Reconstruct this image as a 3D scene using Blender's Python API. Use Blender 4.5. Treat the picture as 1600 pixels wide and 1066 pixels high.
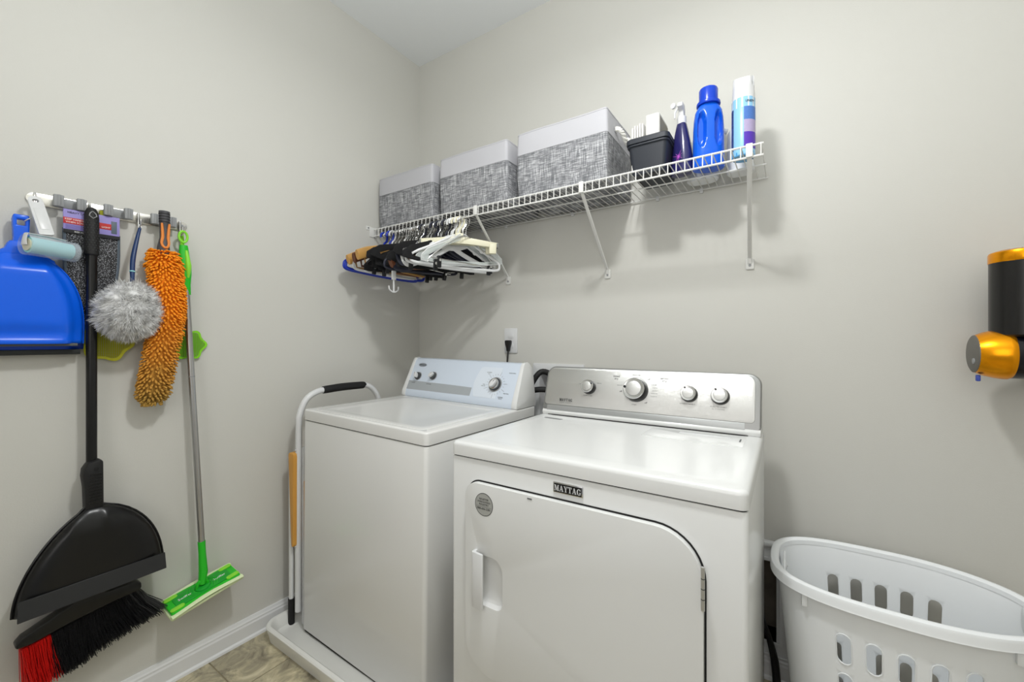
import bpy, bmesh, math, random
from mathutils import Vector, Matrix, noise
random.seed(7)
PI = math.pi
S = bpy.context.scene
for o in list(bpy.data.objects): bpy.data.objects.remove(o)
COL = S.collection

# ------------------------------------------------ camera, world, lights, exposure
cam_d = bpy.data.cameras.new('camera'); cam = bpy.data.objects.new('camera', cam_d); COL.objects.link(cam)
cam.location = (1.777, -1.7083, 1.1728); cam.rotation_euler = (PI/2, 0, 0.5872)
cam_d.sensor_width = 36; cam_d.lens = 652.96*36/1600; cam_d.shift_y = -0.0013; cam_d.clip_start = 0.02
S.camera = cam
S.view_settings.view_transform = 'Standard'; S.view_settings.look = 'None'
S.view_settings.exposure = -0.04; S.view_settings.gamma = 1.0; S.view_settings.use_curve_mapping = False
w = bpy.data.worlds.new('world'); S.world = w; w.use_nodes = True
w.node_tree.nodes['Background'].inputs[0].default_value = (0.80, 0.82, 0.85, 1)
w.node_tree.nodes['Background'].inputs[1].default_value = 0.3
def area(name, loc, rot, sx, sy, power, color, shape='RECTANGLE'):
    d = bpy.data.lights.new(name, 'AREA'); d.shape = shape; d.size = sx; d.size_y = sy
    d.energy = power; d.color = color
    o = bpy.data.objects.new(name, d); COL.objects.link(o); o.location = loc; o.rotation_euler = rot
    return o
pl_ = bpy.data.lights.new('ceiling_lamp', 'POINT'); pl_.energy = 6.5; pl_.shadow_soft_size = .085; pl_.color = (.99, .998, .985)
po_ = bpy.data.objects.new('ceiling_lamp', pl_); COL.objects.link(po_); po_.location = (1.42, -1.10, 2.50)
area('ceiling_lamp_diffuser', (1.42, -1.10, 2.47), (0, 0, 0), 0.16, 0.16, 15, (0.995, 1.0, .985), 'DISK')
area('rear_fill_light', (1.72, -3.0, 1.75), (math.radians(78), 0, math.radians(8)), 1.5, 1.6, 17, (1.0, 0.965, 0.925))  # unseen soft area light added behind the camera to fill the room
area('ceiling_bounce_fill', (1.80, -1.80, 1.55), (math.radians(176), 0, math.radians(35)), .4, .4, 21.5, (0.98, 1.0, 1.0))  # added upward area light that brightens the ceiling and softens the room

# ------------------------------------------------ materials
def s2l(c): return tuple(((v/255)/12.92 if v <= 10 else (((v/255)+.055)/1.055)**2.4) for v in c)
def P(name, rgb, rough=.5, metal=0, coat=0, bump=0, bscale=200, var=0, vscale=20, trans=0, alpha=1, aniso=0, stretch=None, ior=1.45, sss=0):
    m = bpy.data.materials.new(name); m.use_nodes = True; nt = m.node_tree; b = nt.nodes['Principled BSDF']
    c = s2l(rgb)+(1,)
    b.inputs['Base Color'].default_value = c; b.inputs['Roughness'].default_value = rough
    b.inputs['Metallic'].default_value = metal; b.inputs['Coat Weight'].default_value = coat
    b.inputs['Coat Roughness'].default_value = .08
    b.inputs['Transmission Weight'].default_value = trans; b.inputs['Alpha'].default_value = alpha
    b.inputs['IOR'].default_value = ior
    b.inputs['Anisotropic'].default_value = aniso
    if bump or var:
        tc = nt.nodes.new('ShaderNodeTexCoord'); mp = nt.nodes.new('ShaderNodeMapping')
        nt.links.new(tc.outputs['Object'], mp.inputs['Vector'])
        if stretch: mp.inputs['Scale'].default_value = stretch
    if bump:
        n = nt.nodes.new('ShaderNodeTexNoise'); n.inputs['Scale'].default_value = bscale; n.inputs['Detail'].default_value = 4
        bp = nt.nodes.new('ShaderNodeBump'); bp.inputs['Strength'].default_value = bump; bp.inputs['Distance'].default_value = .002
        nt.links.new(mp.outputs[0], n.inputs['Vector']); nt.links.new(n.outputs[0], bp.inputs['Height']); nt.links.new(bp.outputs[0], b.inputs['Normal'])
    if var:
        n = nt.nodes.new('ShaderNodeTexNoise'); n.inputs['Scale'].default_value = vscale; n.inputs['Detail'].default_value = 5
        r = nt.nodes.new('ShaderNodeValToRGB')
        r.color_ramp.elements[0].position = .3; r.color_ramp.elements[1].position = .7
        r.color_ramp.elements[0].color = tuple(v*(1-var) for v in c[:3])+(1,); r.color_ramp.elements[1].color = tuple(min(1, v*(1+var)) for v in c[:3])+(1,)
        nt.links.new(mp.outputs[0], n.inputs['Vector']); nt.links.new(n.outputs[0], r.inputs[0]); nt.links.new(r.outputs[0], b.inputs['Base Color'])
    return m
M = {}
M['wall'] = P('wall_paint', (206, 205, 199), .62, bump=.12, bscale=260)
M['ceil'] = P('ceiling_paint', (236, 239, 241), .8, bump=.2, bscale=180)
M['trim'] = P('trim_paint', (226, 227, 228), .3, coat=.1)
M['enamel'] = P('white_enamel', (221, 222, 221), .24, coat=.06)
M['enamel_w'] = P('washer_enamel', (221, 221, 219), .22, coat=.1)
M['gap'] = P('dark_gap', (22, 22, 22), .8)
M['pan'] = P('pan_plastic', (226, 226, 222), .35)
M['whitepl'] = P('white_plastic', (216, 217, 218), .3)
M['wire'] = P('white_vinyl_wire', (220, 220, 217), .35)
M['bluepanel'] = P('pale_blue_panel', (205, 215, 228), .3)
M['greypanel'] = P('grey_panel_stripe', (163, 168, 172), .35)
M['chrome'] = P('chrome', (215, 215, 215), .16, 1)
M['steel'] = P('brushed_steel', (205, 205, 203), .32, 1, bump=.25, bscale=60, stretch=(1, 60, 60))
M['rail'] = P('stainless_rail', (222, 220, 214), .25, 1)
M['greypl'] = P('grey_plastic', (150, 152, 154), .45)
M['darkpl'] = P('dark_grey_plastic', (62, 64, 66), .45)
M['black'] = P('black_plastic', (14, 14, 15), .28)
M['blackm'] = P('matte_black', (20, 20, 21), .6)
M['ink'] = P('ink', (35, 36, 38), .7)
M['inkgrey'] = P('grey_ink', (110, 112, 114), .7)
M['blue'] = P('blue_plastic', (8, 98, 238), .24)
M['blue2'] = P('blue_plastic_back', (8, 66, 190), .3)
M['rubber'] = P('grey_rubber', (90, 92, 92), .6)
M['rubberd'] = P('dark_rubber', (48, 50, 50), .6)
M['greenp'] = P('green_plastic', (40, 190, 40), .3)
M['green2'] = P('deep_green_plastic', (22, 160, 45), .32)
M['lime'] = P('lime_plastic', (140, 222, 60), .35)
M['limesw'] = P('lime_mesh', (135, 215, 30), .45)
M['yellsw'] = P('yellow_mesh', (205, 205, 40), .45)
M['padgreen'] = P('pale_green_cloth', (222, 235, 190), .9, bump=.4)
M['alu'] = P('aluminium', (190, 190, 190), .3, 1)
M['cyan'] = P('cyan_roll', (158, 222, 224), .5)
M['clear'] = P('clear_plastic', (225, 235, 245), .12, alpha=.22)
M['clearh'] = P('frosted_plastic', (225, 232, 230), .2, alpha=.38)
M['purple'] = P('purple_card', (150, 140, 205), .5)
M['red'] = P('red_print', (190, 50, 50), .6)
M['white'] = P('white_print', (240, 240, 240), .6)
M['sparkle'] = P('black_mesh_pad', (40, 41, 44), .7, bump=.8, bscale=700, var=.0)
M['slate'] = P('slate_plastic', (88, 100, 112), .5)
M['navy'] = P('navy_handle', (30, 55, 100), .35)
M['orangep'] = P('orange_rubber', (225, 135, 60), .45)
M['charcoal'] = P('charcoal_rubber', (72, 72, 76), .55)
M['wood'] = P('light_wood', (205, 150, 70), .35, var=.2, vscale=9, stretch=(1, 1, .12))
M['wood2'] = P('honey_wood', (196, 150, 85), .35, var=.15, vscale=20, stretch=(1, .2, 1))
M['wood3'] = P('brown_wood', (105, 62, 40), .35, var=.2, vscale=20, stretch=(1, .2, 1))
M['cream'] = P('cream_plastic', (226, 222, 196), .4)
M['blueh'] = P('blue_hanger_plastic', (20, 50, 170), .3)
M['blackh'] = P('black_hanger_plastic', (18, 19, 24), .35)
M['velvet'] = P('black_velvet', (22, 22, 24), .9)
M['duskh'] = P('dark_navy_plastic', (38, 40, 54), .35)
M['white_cloth'] = P('white_band_cloth', (184, 184, 189), .8, bump=.25, bscale=350)
M['rope'] = P('white_rope', (235, 234, 228), .8)
M['binblack'] = P('charcoal_bin', (38, 42, 50), .5)
M['paper'] = P('white_paper', (208, 207, 204), .7)
M['detblue'] = P('detergent_blue', (16, 92, 215), .2)
M['detcap'] = P('detergent_cap', (10, 62, 190), .25)
M['jug'] = P('white_jug', (228, 230, 232), .35)
M['goldm'] = P('orange_gold_metal', (245, 160, 15), .25, .85)
M['vacblack'] = P('vacuum_black', (34, 33, 32), .3, .3)
M['vacnavy'] = P('vacuum_gloss', (14, 16, 24), .12)
M['vacgrey'] = P('vacuum_grey', (105, 102, 96), .5)
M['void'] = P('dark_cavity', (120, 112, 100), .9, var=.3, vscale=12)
M['basket'] = P('basket_plastic', (238, 241, 243), .42)
M['redb'] = P('red_bristle', (215, 30, 25), .5)
M['blackb'] = P('black_bristle', (36, 36, 38), .35)

def sparkle():
    m = P('black_sparkle_pad', (30, 31, 33), .6, bump=.8, bscale=500); nt = m.node_tree; b = nt.nodes['Principled BSDF']
    tc = nt.nodes.new('ShaderNodeTexCoord'); n = nt.nodes.new('ShaderNodeTexNoise'); n.inputs['Scale'].default_value = 420; n.inputs['Detail'].default_value = 1
    r = nt.nodes.new('ShaderNodeValToRGB'); r.color_ramp.elements[0].position = .54; r.color_ramp.elements[0].color = s2l((26, 27, 30))+(1,)
    r.color_ramp.elements[1].position = .66; r.color_ramp.elements[1].color = s2l((170, 172, 178))+(1,)
    nt.links.new(tc.outputs['Object'], n.inputs['Vector']); nt.links.new(n.outputs[0], r.inputs[0]); nt.links.new(r.outputs[0], b.inputs['Base Color'])
    return m
M['sparkle'] = sparkle()

def woven():
    m = bpy.data.materials.new('grey_crosshatch_linen'); m.use_nodes = True; nt = m.node_tree; b = nt.nodes['Principled BSDF']
    b.inputs['Roughness'].default_value = .9
    tc = nt.nodes.new('ShaderNodeTexCoord'); outs = []
    for sc in ((90, 90, 1300), (1300, 1300, 55)):
        mp = nt.nodes.new('ShaderNodeMapping'); mp.inputs['Scale'].default_value = tuple(v*.35 for v in sc)
        n = nt.nodes.new('ShaderNodeTexNoise'); n.inputs['Scale'].default_value = 1; n.inputs['Detail'].default_value = 3
        nt.links.new(tc.outputs['Object'], mp.inputs[0]); nt.links.new(mp.outputs[0], n.inputs['Vector'])
        outs.append(n.outputs[0])
    mx = nt.nodes.new('ShaderNodeMath'); mx.operation = 'ADD'
    nt.links.new(outs[0], mx.inputs[0]); nt.links.new(outs[1], mx.inputs[1])
    n3 = nt.nodes.new('ShaderNodeTexNoise'); n3.inputs['Scale'].default_value = 14
    nt.links.new(tc.outputs['Object'], n3.inputs['Vector'])
    a2 = nt.nodes.new('ShaderNodeMath'); a2.operation = 'MULTIPLY_ADD'; a2.inputs[1].default_value = .25
    nt.links.new(n3.outputs[0], a2.inputs[0]); nt.links.new(mx.outputs[0], a2.inputs[2])
    r = nt.nodes.new('ShaderNodeValToRGB'); e = r.color_ramp.elements
    mr = nt.nodes.new('ShaderNodeMath'); mr.operation = 'MULTIPLY'; mr.inputs[1].default_value = .5
    nt.links.new(a2.outputs[0], mr.inputs[0])
    e[0].position = .47; e[0].color = s2l((100, 102, 106))+(1,); e[1].position = .68; e[1].color = s2l((196, 197, 200))+(1,)
    x = e.new(.57); x.color = s2l((136, 137, 141))+(1,)
    nt.links.new(mr.outputs[0], r.inputs[0]); nt.links.new(r.outputs[0], b.inputs['Base Color'])
    return m
M['woven'] = woven()

def tilemat():
    m = bpy.data.materials.new('slate_vinyl_tile'); m.use_nodes = True; nt = m.node_tree; b = nt.nodes['Principled BSDF']
    b.inputs['Roughness'].default_value = .35
    tc = nt.nodes.new('ShaderNodeTexCoord')
    n = nt.nodes.new('ShaderNodeTexNoise'); n.inputs['Scale'].default_value = 9; n.inputs['Detail'].default_value = 8; n.inputs['Roughness'].default_value = .65
    n.inputs['Distortion'].default_value = 1.4
    nt.links.new(tc.outputs['Object'], n.inputs['Vector'])
    r = nt.nodes.new('ShaderNodeValToRGB'); e = r.color_ramp.elements
    e[0].position = .33; e[0].color = s2l((112, 104, 86))+(1,); e[1].position = .68; e[1].color = s2l((216, 206, 178))+(1,)
    x = e.new(.46); x.color = s2l((156, 148, 126))+(1,); x = e.new(.56); x.color = s2l((188, 178, 148))+(1,)
    nt.links.new(n.outputs[0], r.inputs[0]); nt.links.new(r.outputs[0], b.inputs['Base Color'])
    bp = nt.nodes.new('ShaderNodeBump'); bp.inputs['Strength'].default_value = .3; bp.inputs['Distance'].default_value = .003
    nt.links.new(n.outputs[0], bp.inputs['Height']); nt.links.new(bp.outputs[0], b.inputs['Normal'])
    return m
M['tile'] = tilemat()
M['grout'] = P('grout', (168, 158, 132), .8)

def chenille():
    m = bpy.data.materials.new('orange_chenille'); m.use_nodes = True; nt = m.node_tree; b = nt.nodes['Principled BSDF']
    b.inputs['Roughness'].default_value = .85
    tc = nt.nodes.new('ShaderNodeTexCoord'); sp = nt.nodes.new('ShaderNodeSeparateXYZ'); nt.links.new(tc.outputs['Object'], sp.inputs[0])
    n = nt.nodes.new('ShaderNodeTexNoise'); n.inputs['Scale'].default_value = 16
    nt.links.new(tc.outputs['Object'], n.inputs['Vector'])
    a = nt.nodes.new('ShaderNodeMath'); a.operation = 'MULTIPLY_ADD'; a.inputs[1].default_value = .12
    nt.links.new(n.outputs[0], a.inputs[0]); nt.links.new(sp.outputs[2], a.inputs[2])
    r = nt.nodes.new('ShaderNodeMapRange'); r.inputs[1].default_value = 1.04; r.inputs[2].default_value = 1.33
    nt.links.new(a.outputs[0], r.inputs[0])
    mx = nt.nodes.new('ShaderNodeMix'); mx.data_type = 'RGBA'
    mx.inputs[6].default_value = s2l((176, 138, 62))+(1,); mx.inputs[7].default_value = s2l((250, 152, 14))+(1,)
    nt.links.new(r.outputs[0], mx.inputs[0]); nt.links.new(mx.outputs[2], b.inputs['Base Color'])
    return m
M['chenille'] = chenille()
M['fluff'] = P('grey_fluff', (228, 228, 226), .9, var=.34, vscale=45)

# ------------------------------------------------ helpers
def finish(me, smooth=35):
    if smooth:
        for p in me.polygons: p.use_smooth = True
        try: me.set_sharp_from_angle(angle=math.radians(smooth))
        except Exception: pass
def obj(name, bm, mat, parent=None, smooth=35, normals=True):
    if normals: bmesh.ops.recalc_face_normals(bm, faces=bm.faces)
    me = bpy.data.meshes.new(name); bm.to_mesh(me); bm.free(); finish(me, smooth)
    o = bpy.data.objects.new(name, me); COL.objects.link(o); me.materials.append(M[mat] if isinstance(mat, str) else mat)
    if parent: o.parent = parent
    return o
def thing(name, label, cat, loc=(0, 0, 0), rot=(0, 0, 0), group=None):
    o = bpy.data.objects.new(name, None); COL.objects.link(o); o.location = loc; o.rotation_euler = rot; o.empty_display_size = .05
    return tag(o, label, cat, group)
def tag(o, label, cat=None, group=None):
    o['label'] = label
    if cat: o['category'] = cat
    if group: o['group'] = group
    return o
def struct(name, bm, mat, smooth=0):
    o = obj(name, bm, mat, None, smooth); o['kind'] = 'structure'; return o
def dup(root, label=None, group=None):
    r = root.copy(); COL.objects.link(r)
    if label: r['label'] = label
    if group: r['group'] = group
    for ch in list(root.children):
        c = ch.copy(); COL.objects.link(c); c.parent = r
        for g in list(ch.children):
            d = g.copy(); COL.objects.link(d); d.parent = c
    return r
def B(): return bmesh.new()
def bev(bm, r, seg=2, ang=30, edges=None):
    if r <= 0: return bm
    bmesh.ops.recalc_face_normals(bm, faces=bm.faces)
    es = edges if edges is not None else [e for e in bm.edges if len(e.link_faces) == 2 and e.calc_face_angle(0) > math.radians(ang)]
    bmesh.ops.bevel(bm, geom=es, offset=r, segments=seg, affect='EDGES', profile=.5, clamp_overlap=True)
    return bm
def box(x0, x1, y0, y1, z0, z1, r=0, seg=2, bm=None):
    t = B()
    v = [t.verts.new((x, y, z)) for x in (x0, x1) for y in (y0, y1) for z in (z0, z1)]
    for f in ((0, 1, 3, 2), (4, 6, 7, 5), (0, 4, 5, 1), (2, 3, 7, 6), (0, 2, 6, 4), (1, 5, 7, 3)): t.faces.new([v[i] for i in f])
    bev(t, r, seg)
    return merge(bm, t)
def merge(bm, t, mat=None):
    if mat is not None: bmesh.ops.transform(t, matrix=mat, verts=t.verts)
    if bm is None: return t
    me = bpy.data.meshes.new('tmp'); t.to_mesh(me); t.free(); bm.from_mesh(me); bpy.data.meshes.remove(me); return bm
def tube(path, r, seg=8, bm=None, caps=True, sub=0, flat=None):
    """tube along path; r number or list; flat=(normal vec, a, b) gives an elliptical section"""
    pts = [Vector(p) for p in path]
    if sub: pts, r = smoothpath(pts, r, sub)
    n = len(pts); rr = r if isinstance(r, (list, tuple)) else [r]*n
    t = B(); rings = []
    up = None
    for i, p in enumerate(pts):
        d = (pts[min(i+1, n-1)]-pts[max(i-1, 0)])
        d = d.normalized() if d.length > 0 else Vector((0, 0, 1))
        if up is None:
            a = Vector(flat[0]) if flat else (Vector((0, 0, 1)) if abs(d.z) < .9 else Vector((1, 0, 0)))
            up = (a-d*a.dot(d)).normalized()
        else:
            a = Vector(flat[0]) if flat else up
            up = (a-d*a.dot(d)).normalized()
        s = d.cross(up)
        fa, fb = (flat[1], flat[2]) if flat else (1, 1)
        rings.append([t.verts.new(p+(up*math.cos(2*PI*k/seg)*fa+s*math.sin(2*PI*k/seg)*fb)*rr[i]) for k in range(seg)])
    for i in range(n-1):
        for k in range(seg):
            t.faces.new((rings[i][k], rings[i][(k+1) % seg], rings[i+1][(k+1) % seg], rings[i+1][k]))
    if caps:
        t.faces.new(rings[0][::-1]); t.faces.new(rings[-1])
    return merge(bm, t)
def smoothpath(pts, r, sub):
    n = len(pts); out = []; ro = []
    rr = r if isinstance(r, (list, tuple)) else [r]*n
    for i in range(n-1):
        p0, p1, p2, p3 = pts[max(i-1, 0)], pts[i], pts[i+1], pts[min(i+2, n-1)]
        for k in range(sub):
            t = k/sub
            out.append(.5*((2*p1)+(p2-p0)*t+(2*p0-5*p1+4*p2-p3)*t*t+(3*p1-p0-3*p2+p3)*t**3)); ro.append(rr[i]*(1-t)+rr[i+1]*t)
    out.append(pts[-1]); ro.append(rr[-1]); return out, ro
def lathe(prof, seg=24, mat=None, bm=None, sx=1, sy=1):
    t = B(); rings = []
    for (r, z) in prof:
        rings.append([t.verts.new((r*sx*math.cos(2*PI*k/seg), r*sy*math.sin(2*PI*k/seg), z)) for k in range(seg)] if r > 1e-6 else [t.verts.new((0, 0, z))])
    for a, b in zip(rings, rings[1:]):
        for k in range(seg):
            q = [a[k % len(a)], a[(k+1) % len(a)], b[(k+1) % len(b)], b[k % len(b)]]
            q2 = []
            for v in q:
                if v not in q2: q2.append(v)
            if len(q2) > 2: t.faces.new(q2)
    if len(rings[0]) > 1: t.faces.new(rings[0][::-1])
    if len(rings[-1]) > 1: t.faces.new(rings[-1])
    return merge(bm, t, mat)
def rrect(x0, x1, y0, y1, r, seg=6):
    """rounded rectangle outline; r number or (bl, br, tr, tl)"""
    rs = r if isinstance(r, (tuple, list)) else (r,)*4
    out = []
    for (cx, cy, a0, rad) in ((x0+rs[0], y0+rs[0], PI, rs[0]), (x1-rs[1], y0+rs[1], 1.5*PI, rs[1]), (x1-rs[2], y1-rs[2], 0, rs[2]), (x0+rs[3], y1-rs[3], .5*PI, rs[3])):
        for k in range(seg+1):
            a = a0+k/seg*PI/2; out.append((cx+rad*math.cos(a), cy+rad*math.sin(a)))
    return out
def prism(outline, z0, z1, mat=None, r=0, seg=2, bm=None, holes=(), ang=30):
    """outline in xy, extruded z0..z1"""
    t = B()
    loops = [outline]+list(holes); tb = []
    for lp in loops:
        a = [t.verts.new((x, y, z0)) for x, y in lp]; b = [t.verts.new((x, y, z1)) for x, y in lp]
        m = len(lp)
        for i in range(m): t.faces.new((a[i], a[(i+1) % m], b[(i+1) % m], b[i]))
        tb.append((a, b))
    if not holes:
        t.faces.new(tb[0][0][::-1]); t.faces.new(tb[0][1])
    else:
        for j in (0, 1):
            es = []
            for L in tb:
                v = L[j]; es += [t.edges.get((v[i], v[(i+1) % len(v)])) for i in range(len(v))]
            bmesh.ops.triangle_fill(t, use_beauty=True, use_dissolve=False, edges=es)
    if r: bev(t, r, seg, ang)
    return merge(bm, t, mat)
def frame(o, u, v):
    """matrix taking local x->u, y->v, z->u x v at origin o"""
    u = Vector(u).normalized(); v = Vector(v).normalized(); n = u.cross(v)
    m = Matrix.Identity(4)
    for i in range(3): m[i][0] = u[i]; m[i][1] = v[i]; m[i][2] = n[i]; m[i][3] = o[i]
    return m
def text(body, size, mat4, mat, parent, name='lettering', align='CENTER', depth=.0002, xs=1):
    c = bpy.data.curves.new(name, 'FONT'); c.body = body; c.size = size; c.align_x = align; c.align_y = 'CENTER'; c.extrude = depth; c.resolution_u = 2
    t = bpy.data.objects.new(name, c); COL.objects.link(t); bpy.context.view_layer.update()
    dg = bpy.context.evaluated_depsgraph_get(); me = bpy.data.meshes.new_from_object(t.evaluated_get(dg)); bpy.data.objects.remove(t)
    me.transform(mat4 @ Matrix.Diagonal((xs, 1, 1, 1))); me.materials.clear(); me.materials.append(M[mat])
    o = bpy.data.objects.new(name, me); COL.objects.link(o); o.parent = parent; return o
def slab_dish(x0, x1, y0, y1, z0, z1, r, b, dish, depth, dr, slope=.006):
    """rounded slab with a shallow dish sunk in its top"""
    t = B()
    def ring(x0, x1, y0, y1, r, z): return [t.verts.new((x, y, z)) for x, y in rrect(x0, x1, y0, y1, r)]
    rs = [ring(x0, x1, y0, y1, r, z0)]
    for k in range(4):
        a = k/3*PI/2; q = b*(1-math.cos(a)); rs.append(ring(x0+q, x1-q, y0+q, y1-q, max(r-q, .001), z1-b+b*math.sin(a)))
    X0, X1, Y0, Y1 = dish
    rs.append(ring(X0, X1, Y0, Y1, dr, z1)); rs.append(ring(X0+slope, X1-slope, Y0+slope, Y1-slope, dr-slope*.5, z1-depth))
    n = len(rs[0])
    for a, c in zip(rs, rs[1:]):
        for i in range(n): t.faces.new((a[i], a[(i+1) % n], c[(i+1) % n], c[i]))
    t.faces.new(rs[0][::-1]); t.faces.new(rs[-1]); return t

# ------------------------------------------------ room
RX, RY, RZ = 2.66, -2.35, 2.744
struct('wall_left', box(-.1, 0, RY-.1, .1, -.05, RZ), 'wall')
struct('wall_right', box(RX, RX+.1, RY-.1, .1, -.05, RZ), 'wall')
# back wall with the recesses of the hose box and of the framed opening
h1 = [(.797, .79), (.993, .79), (.993, 1.021), (.797, 1.021)]; h2 = [(1.50, .12), (1.7376, .12), (1.7376, .405), (1.50, .405)]
wb = prism([(0, -.05), (RX, -.05), (RX, RZ), (0, RZ)], 0, .1, frame((0, .1, 0), (1, 0, 0), (0, 0, 1)), holes=[h1, h2])
struct('wall_back', wb, 'wall')
# front wall behind the camera with an unseen opening for the fill light
wf = prism([(0, -.05), (.95, -.05), (.95, 2.05), (2.45, 2.05), (2.45, -.05), (RX, -.05), (RX, RZ), (0, RZ)], 0, .1, frame((0, RY, 0), (1, 0, 0), (0, 0, 1)))
struct('wall_front', wf, 'wall')
struct('ceiling', box(-.1, RX+.1, RY-.1, .1, RZ, RZ+.06), 'ceil')
fl = struct('floor', box(-.1, RX+.1, RY-.1, .1, -.06, -.004), 'grout')
TS = .305
for i in range(-1, 9):
    for j in range(-5, 4):
        x0 = max(.24+i*TS+.002, .001); x1 = min(.24+(i+1)*TS-.002, RX-.001); y0 = max(-1.055+j*TS+.002, RY+.001); y1 = min(-1.055+(j+1)*TS-.002, -.001)
        if x1-x0 < .02 or y1-y0 < .02: continue
        obj('tile', box(x0, x1, y0, y1, -.004, 0, .0015, 1), 'tile', fl, 0)
def baseboard(name, mat4, L):
    prof = [(0, 0), (.014, 0), (.014, .056), (.0115, .062), (.0115, .068), (.0085, .073), (.006, .082), (0, .082)]
    # small shoe at the foot
    t = prism(prof, 0, L, mat4); struct(name, t, 'trim')
    q = prism([(0, 0), (.022, 0), (.0205, .008), (.014, .013), (0, .013)], 0, L, mat4); o = obj('shoe_moulding', q, 'trim', bpy.data.objects[name], 0)
baseboard('baseboard_left', frame((0, 0, 0), (1, 0, 0), (0, 0, 1)), -RY)
baseboard('baseboard_back', frame((0, 0, 0), (0, -1, 0), (0, 0, 1)) @ Matrix.Translation((0, 0, -RX)), RX)
baseboard('baseboard_right', frame((RX, RY, 0), (-1, 0, 0), (0, 0, 1)) , -RY) if False else None
bb = prism([(0, 0), (-.014, 0), (-.014, .062), (-.006, .082), (0, .082)], 0, -RY, frame((RX, 0, 0), (1, 0, 0), (0, 0, 1))); struct('baseboard_right', bb, 'trim')

# framed opening low on the back wall, right of the dryer
fo = prism([(1.44, .082), (1.7975, .082), (1.7975, .46), (1.44, .46)], 0, .012, frame((0, -.0, 0), (1, 0, 0), (0, 0, 1)), r=.003, holes=[h2])
trim1 = struct('trim_1', fo, 'trim', 35)
for k, (q0, q1, d0, d1) in enumerate(((.0, .008, .012, .020), (.040, .052, .012, .017))):
    ring = prism([(1.44+q0, .082+q0), (1.7975-q0, .082+q0), (1.7975-q0, .46-q0), (1.44+q0, .46-q0)], d0, d1, frame((0, 0, 0), (1, 0, 0), (0, 0, 1)), r=.0018,
                 holes=[[(1.44+q1, .082+q1), (1.7975-q1, .082+q1), (1.7975-q1, .46-q1), (1.44+q1, .46-q1)]])
    obj('moulding', ring, 'trim', trim1)
obj('moulding', box(1.435, 1.803, -.026, 0, .46, .476, .004), 'trim', trim1)
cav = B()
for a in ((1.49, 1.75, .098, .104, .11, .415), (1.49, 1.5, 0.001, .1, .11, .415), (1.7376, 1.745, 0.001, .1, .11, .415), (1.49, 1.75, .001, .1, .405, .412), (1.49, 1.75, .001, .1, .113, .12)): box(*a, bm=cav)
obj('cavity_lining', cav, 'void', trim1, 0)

# recessed washing machine hose box
ob = thing('outlet_box', 'white recessed plastic water hose box in the wall behind the two machines', 'utility box', (.764, 0, .80))
obj('face_frame', prism(rrect(.764-.764, .262, -.05, .312-.05+.0, .004), 0, .006, frame((0, 0, 0), (1, 0, 0), (0, 0, 1)), r=.002,
    holes=[[(.035, -.008), (.227, -.008), (.227, .219), (.035, .219)]]), 'whitepl', ob)
cv = B()
for a in ((.033, .229, .088, .092, -.01, .221), (.033, .036, 0, .09, -.01, .221), (.226, .229, 0, .09, -.01, .221), (.033, .229, 0, .09, .218, .221), (.033, .229, 0, .09, -.01, -.007)): box(*a, bm=cv)
obj('recess', cv, 'whitepl', ob, 0)
for k, (xx, mt) in enumerate(((.075, 'red'), (.185, 'blueh'))):
    vl = obj('valve', tube([(xx, .06, .0), (xx, .045, .05), (xx, .04, .09)], .011, 10), 'chrome', ob)
    obj('valve_knob', lathe([(.004, 0), (.016, .002), (.016, .012), (.004, .014)], 14, Matrix.Translation((xx, .03, .10)) @ Matrix.Rotation(PI/2, 4, 'X')), mt, vl)
for k, pth in enumerate(([(.805, -.135, .93), (.86, -.10, 1.03), (.915, -.045, .985), (.915, .035, .86)], [(.80, -.13, .94), (.87, -.115, .955), (.93, -.08, .94), (.95, .03, .87)])):
    tag(obj('water_hose', tube(pth, .0125, 12, sub=8), 'blackm'), ('upper black rubber water hose arching between the two machines', 'lower black rubber water hose running level between the two machines')[k], 'hose', 'water hoses behind the washer')
tag(obj('dryer_cord', tube([(1.742, -.075, .004), (1.735, -.07, .10), (1.718, -.085, .19), (1.70, -.10, .26), (1.69, -.11, .40)], [.012, .012, .009, .008, .008], 10, sub=6), 'blackm'), 'thick black cord behind the right rear side of the dryer near the framed opening', 'cord')

# wall outlet with plug
wo = thing('wall_outlet', 'white wall outlet plate above the pale blue washer panel', 'outlet', (.636, 0, 1.168))
obj('cover_plate', box(-.038, .038, -.006, 0, -.061, .061, .003), 'whitepl', wo)
for s in (1, -1): obj('receptacle', prism(rrect(-.017, .017, -.014, .014, .010), 0, .0015, frame((0, -.006, s*.024), (1, 0, 0), (0, 0, 1)), r=.0005), 'whitepl', wo)
obj('screw', lathe([(.003, 0), (.0028, .001), (0, .0015)], 10, frame((0, -.006, 0), (1, 0, 0), (0, 0, 1))), 'greypl', wo)
pg = thing('power_plug', 'black plug and cord pushed into the white wall outlet', 'plug', (.632, -.0075, 1.150))
obj('plug_body', prism([(-.012, .020), (-.014, .014), (-.013, .002), (-.006, -.018), (-.004, -.034), (.004, -.034), (.006, -.018), (.013, .002), (.014, .014), (.012, .020)], 0, .026, frame((0, -.0, 0), (1, 0, 0), (0, 0, 1)), r=.004), 'black', pg)
obj('cord', tube([(0, -.014, -.03), (.001, -.02, -.06), (.004, -.03, -.11), (.0, -.04, -.25)], .0045, 8, sub=6), 'black', pg)

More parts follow.
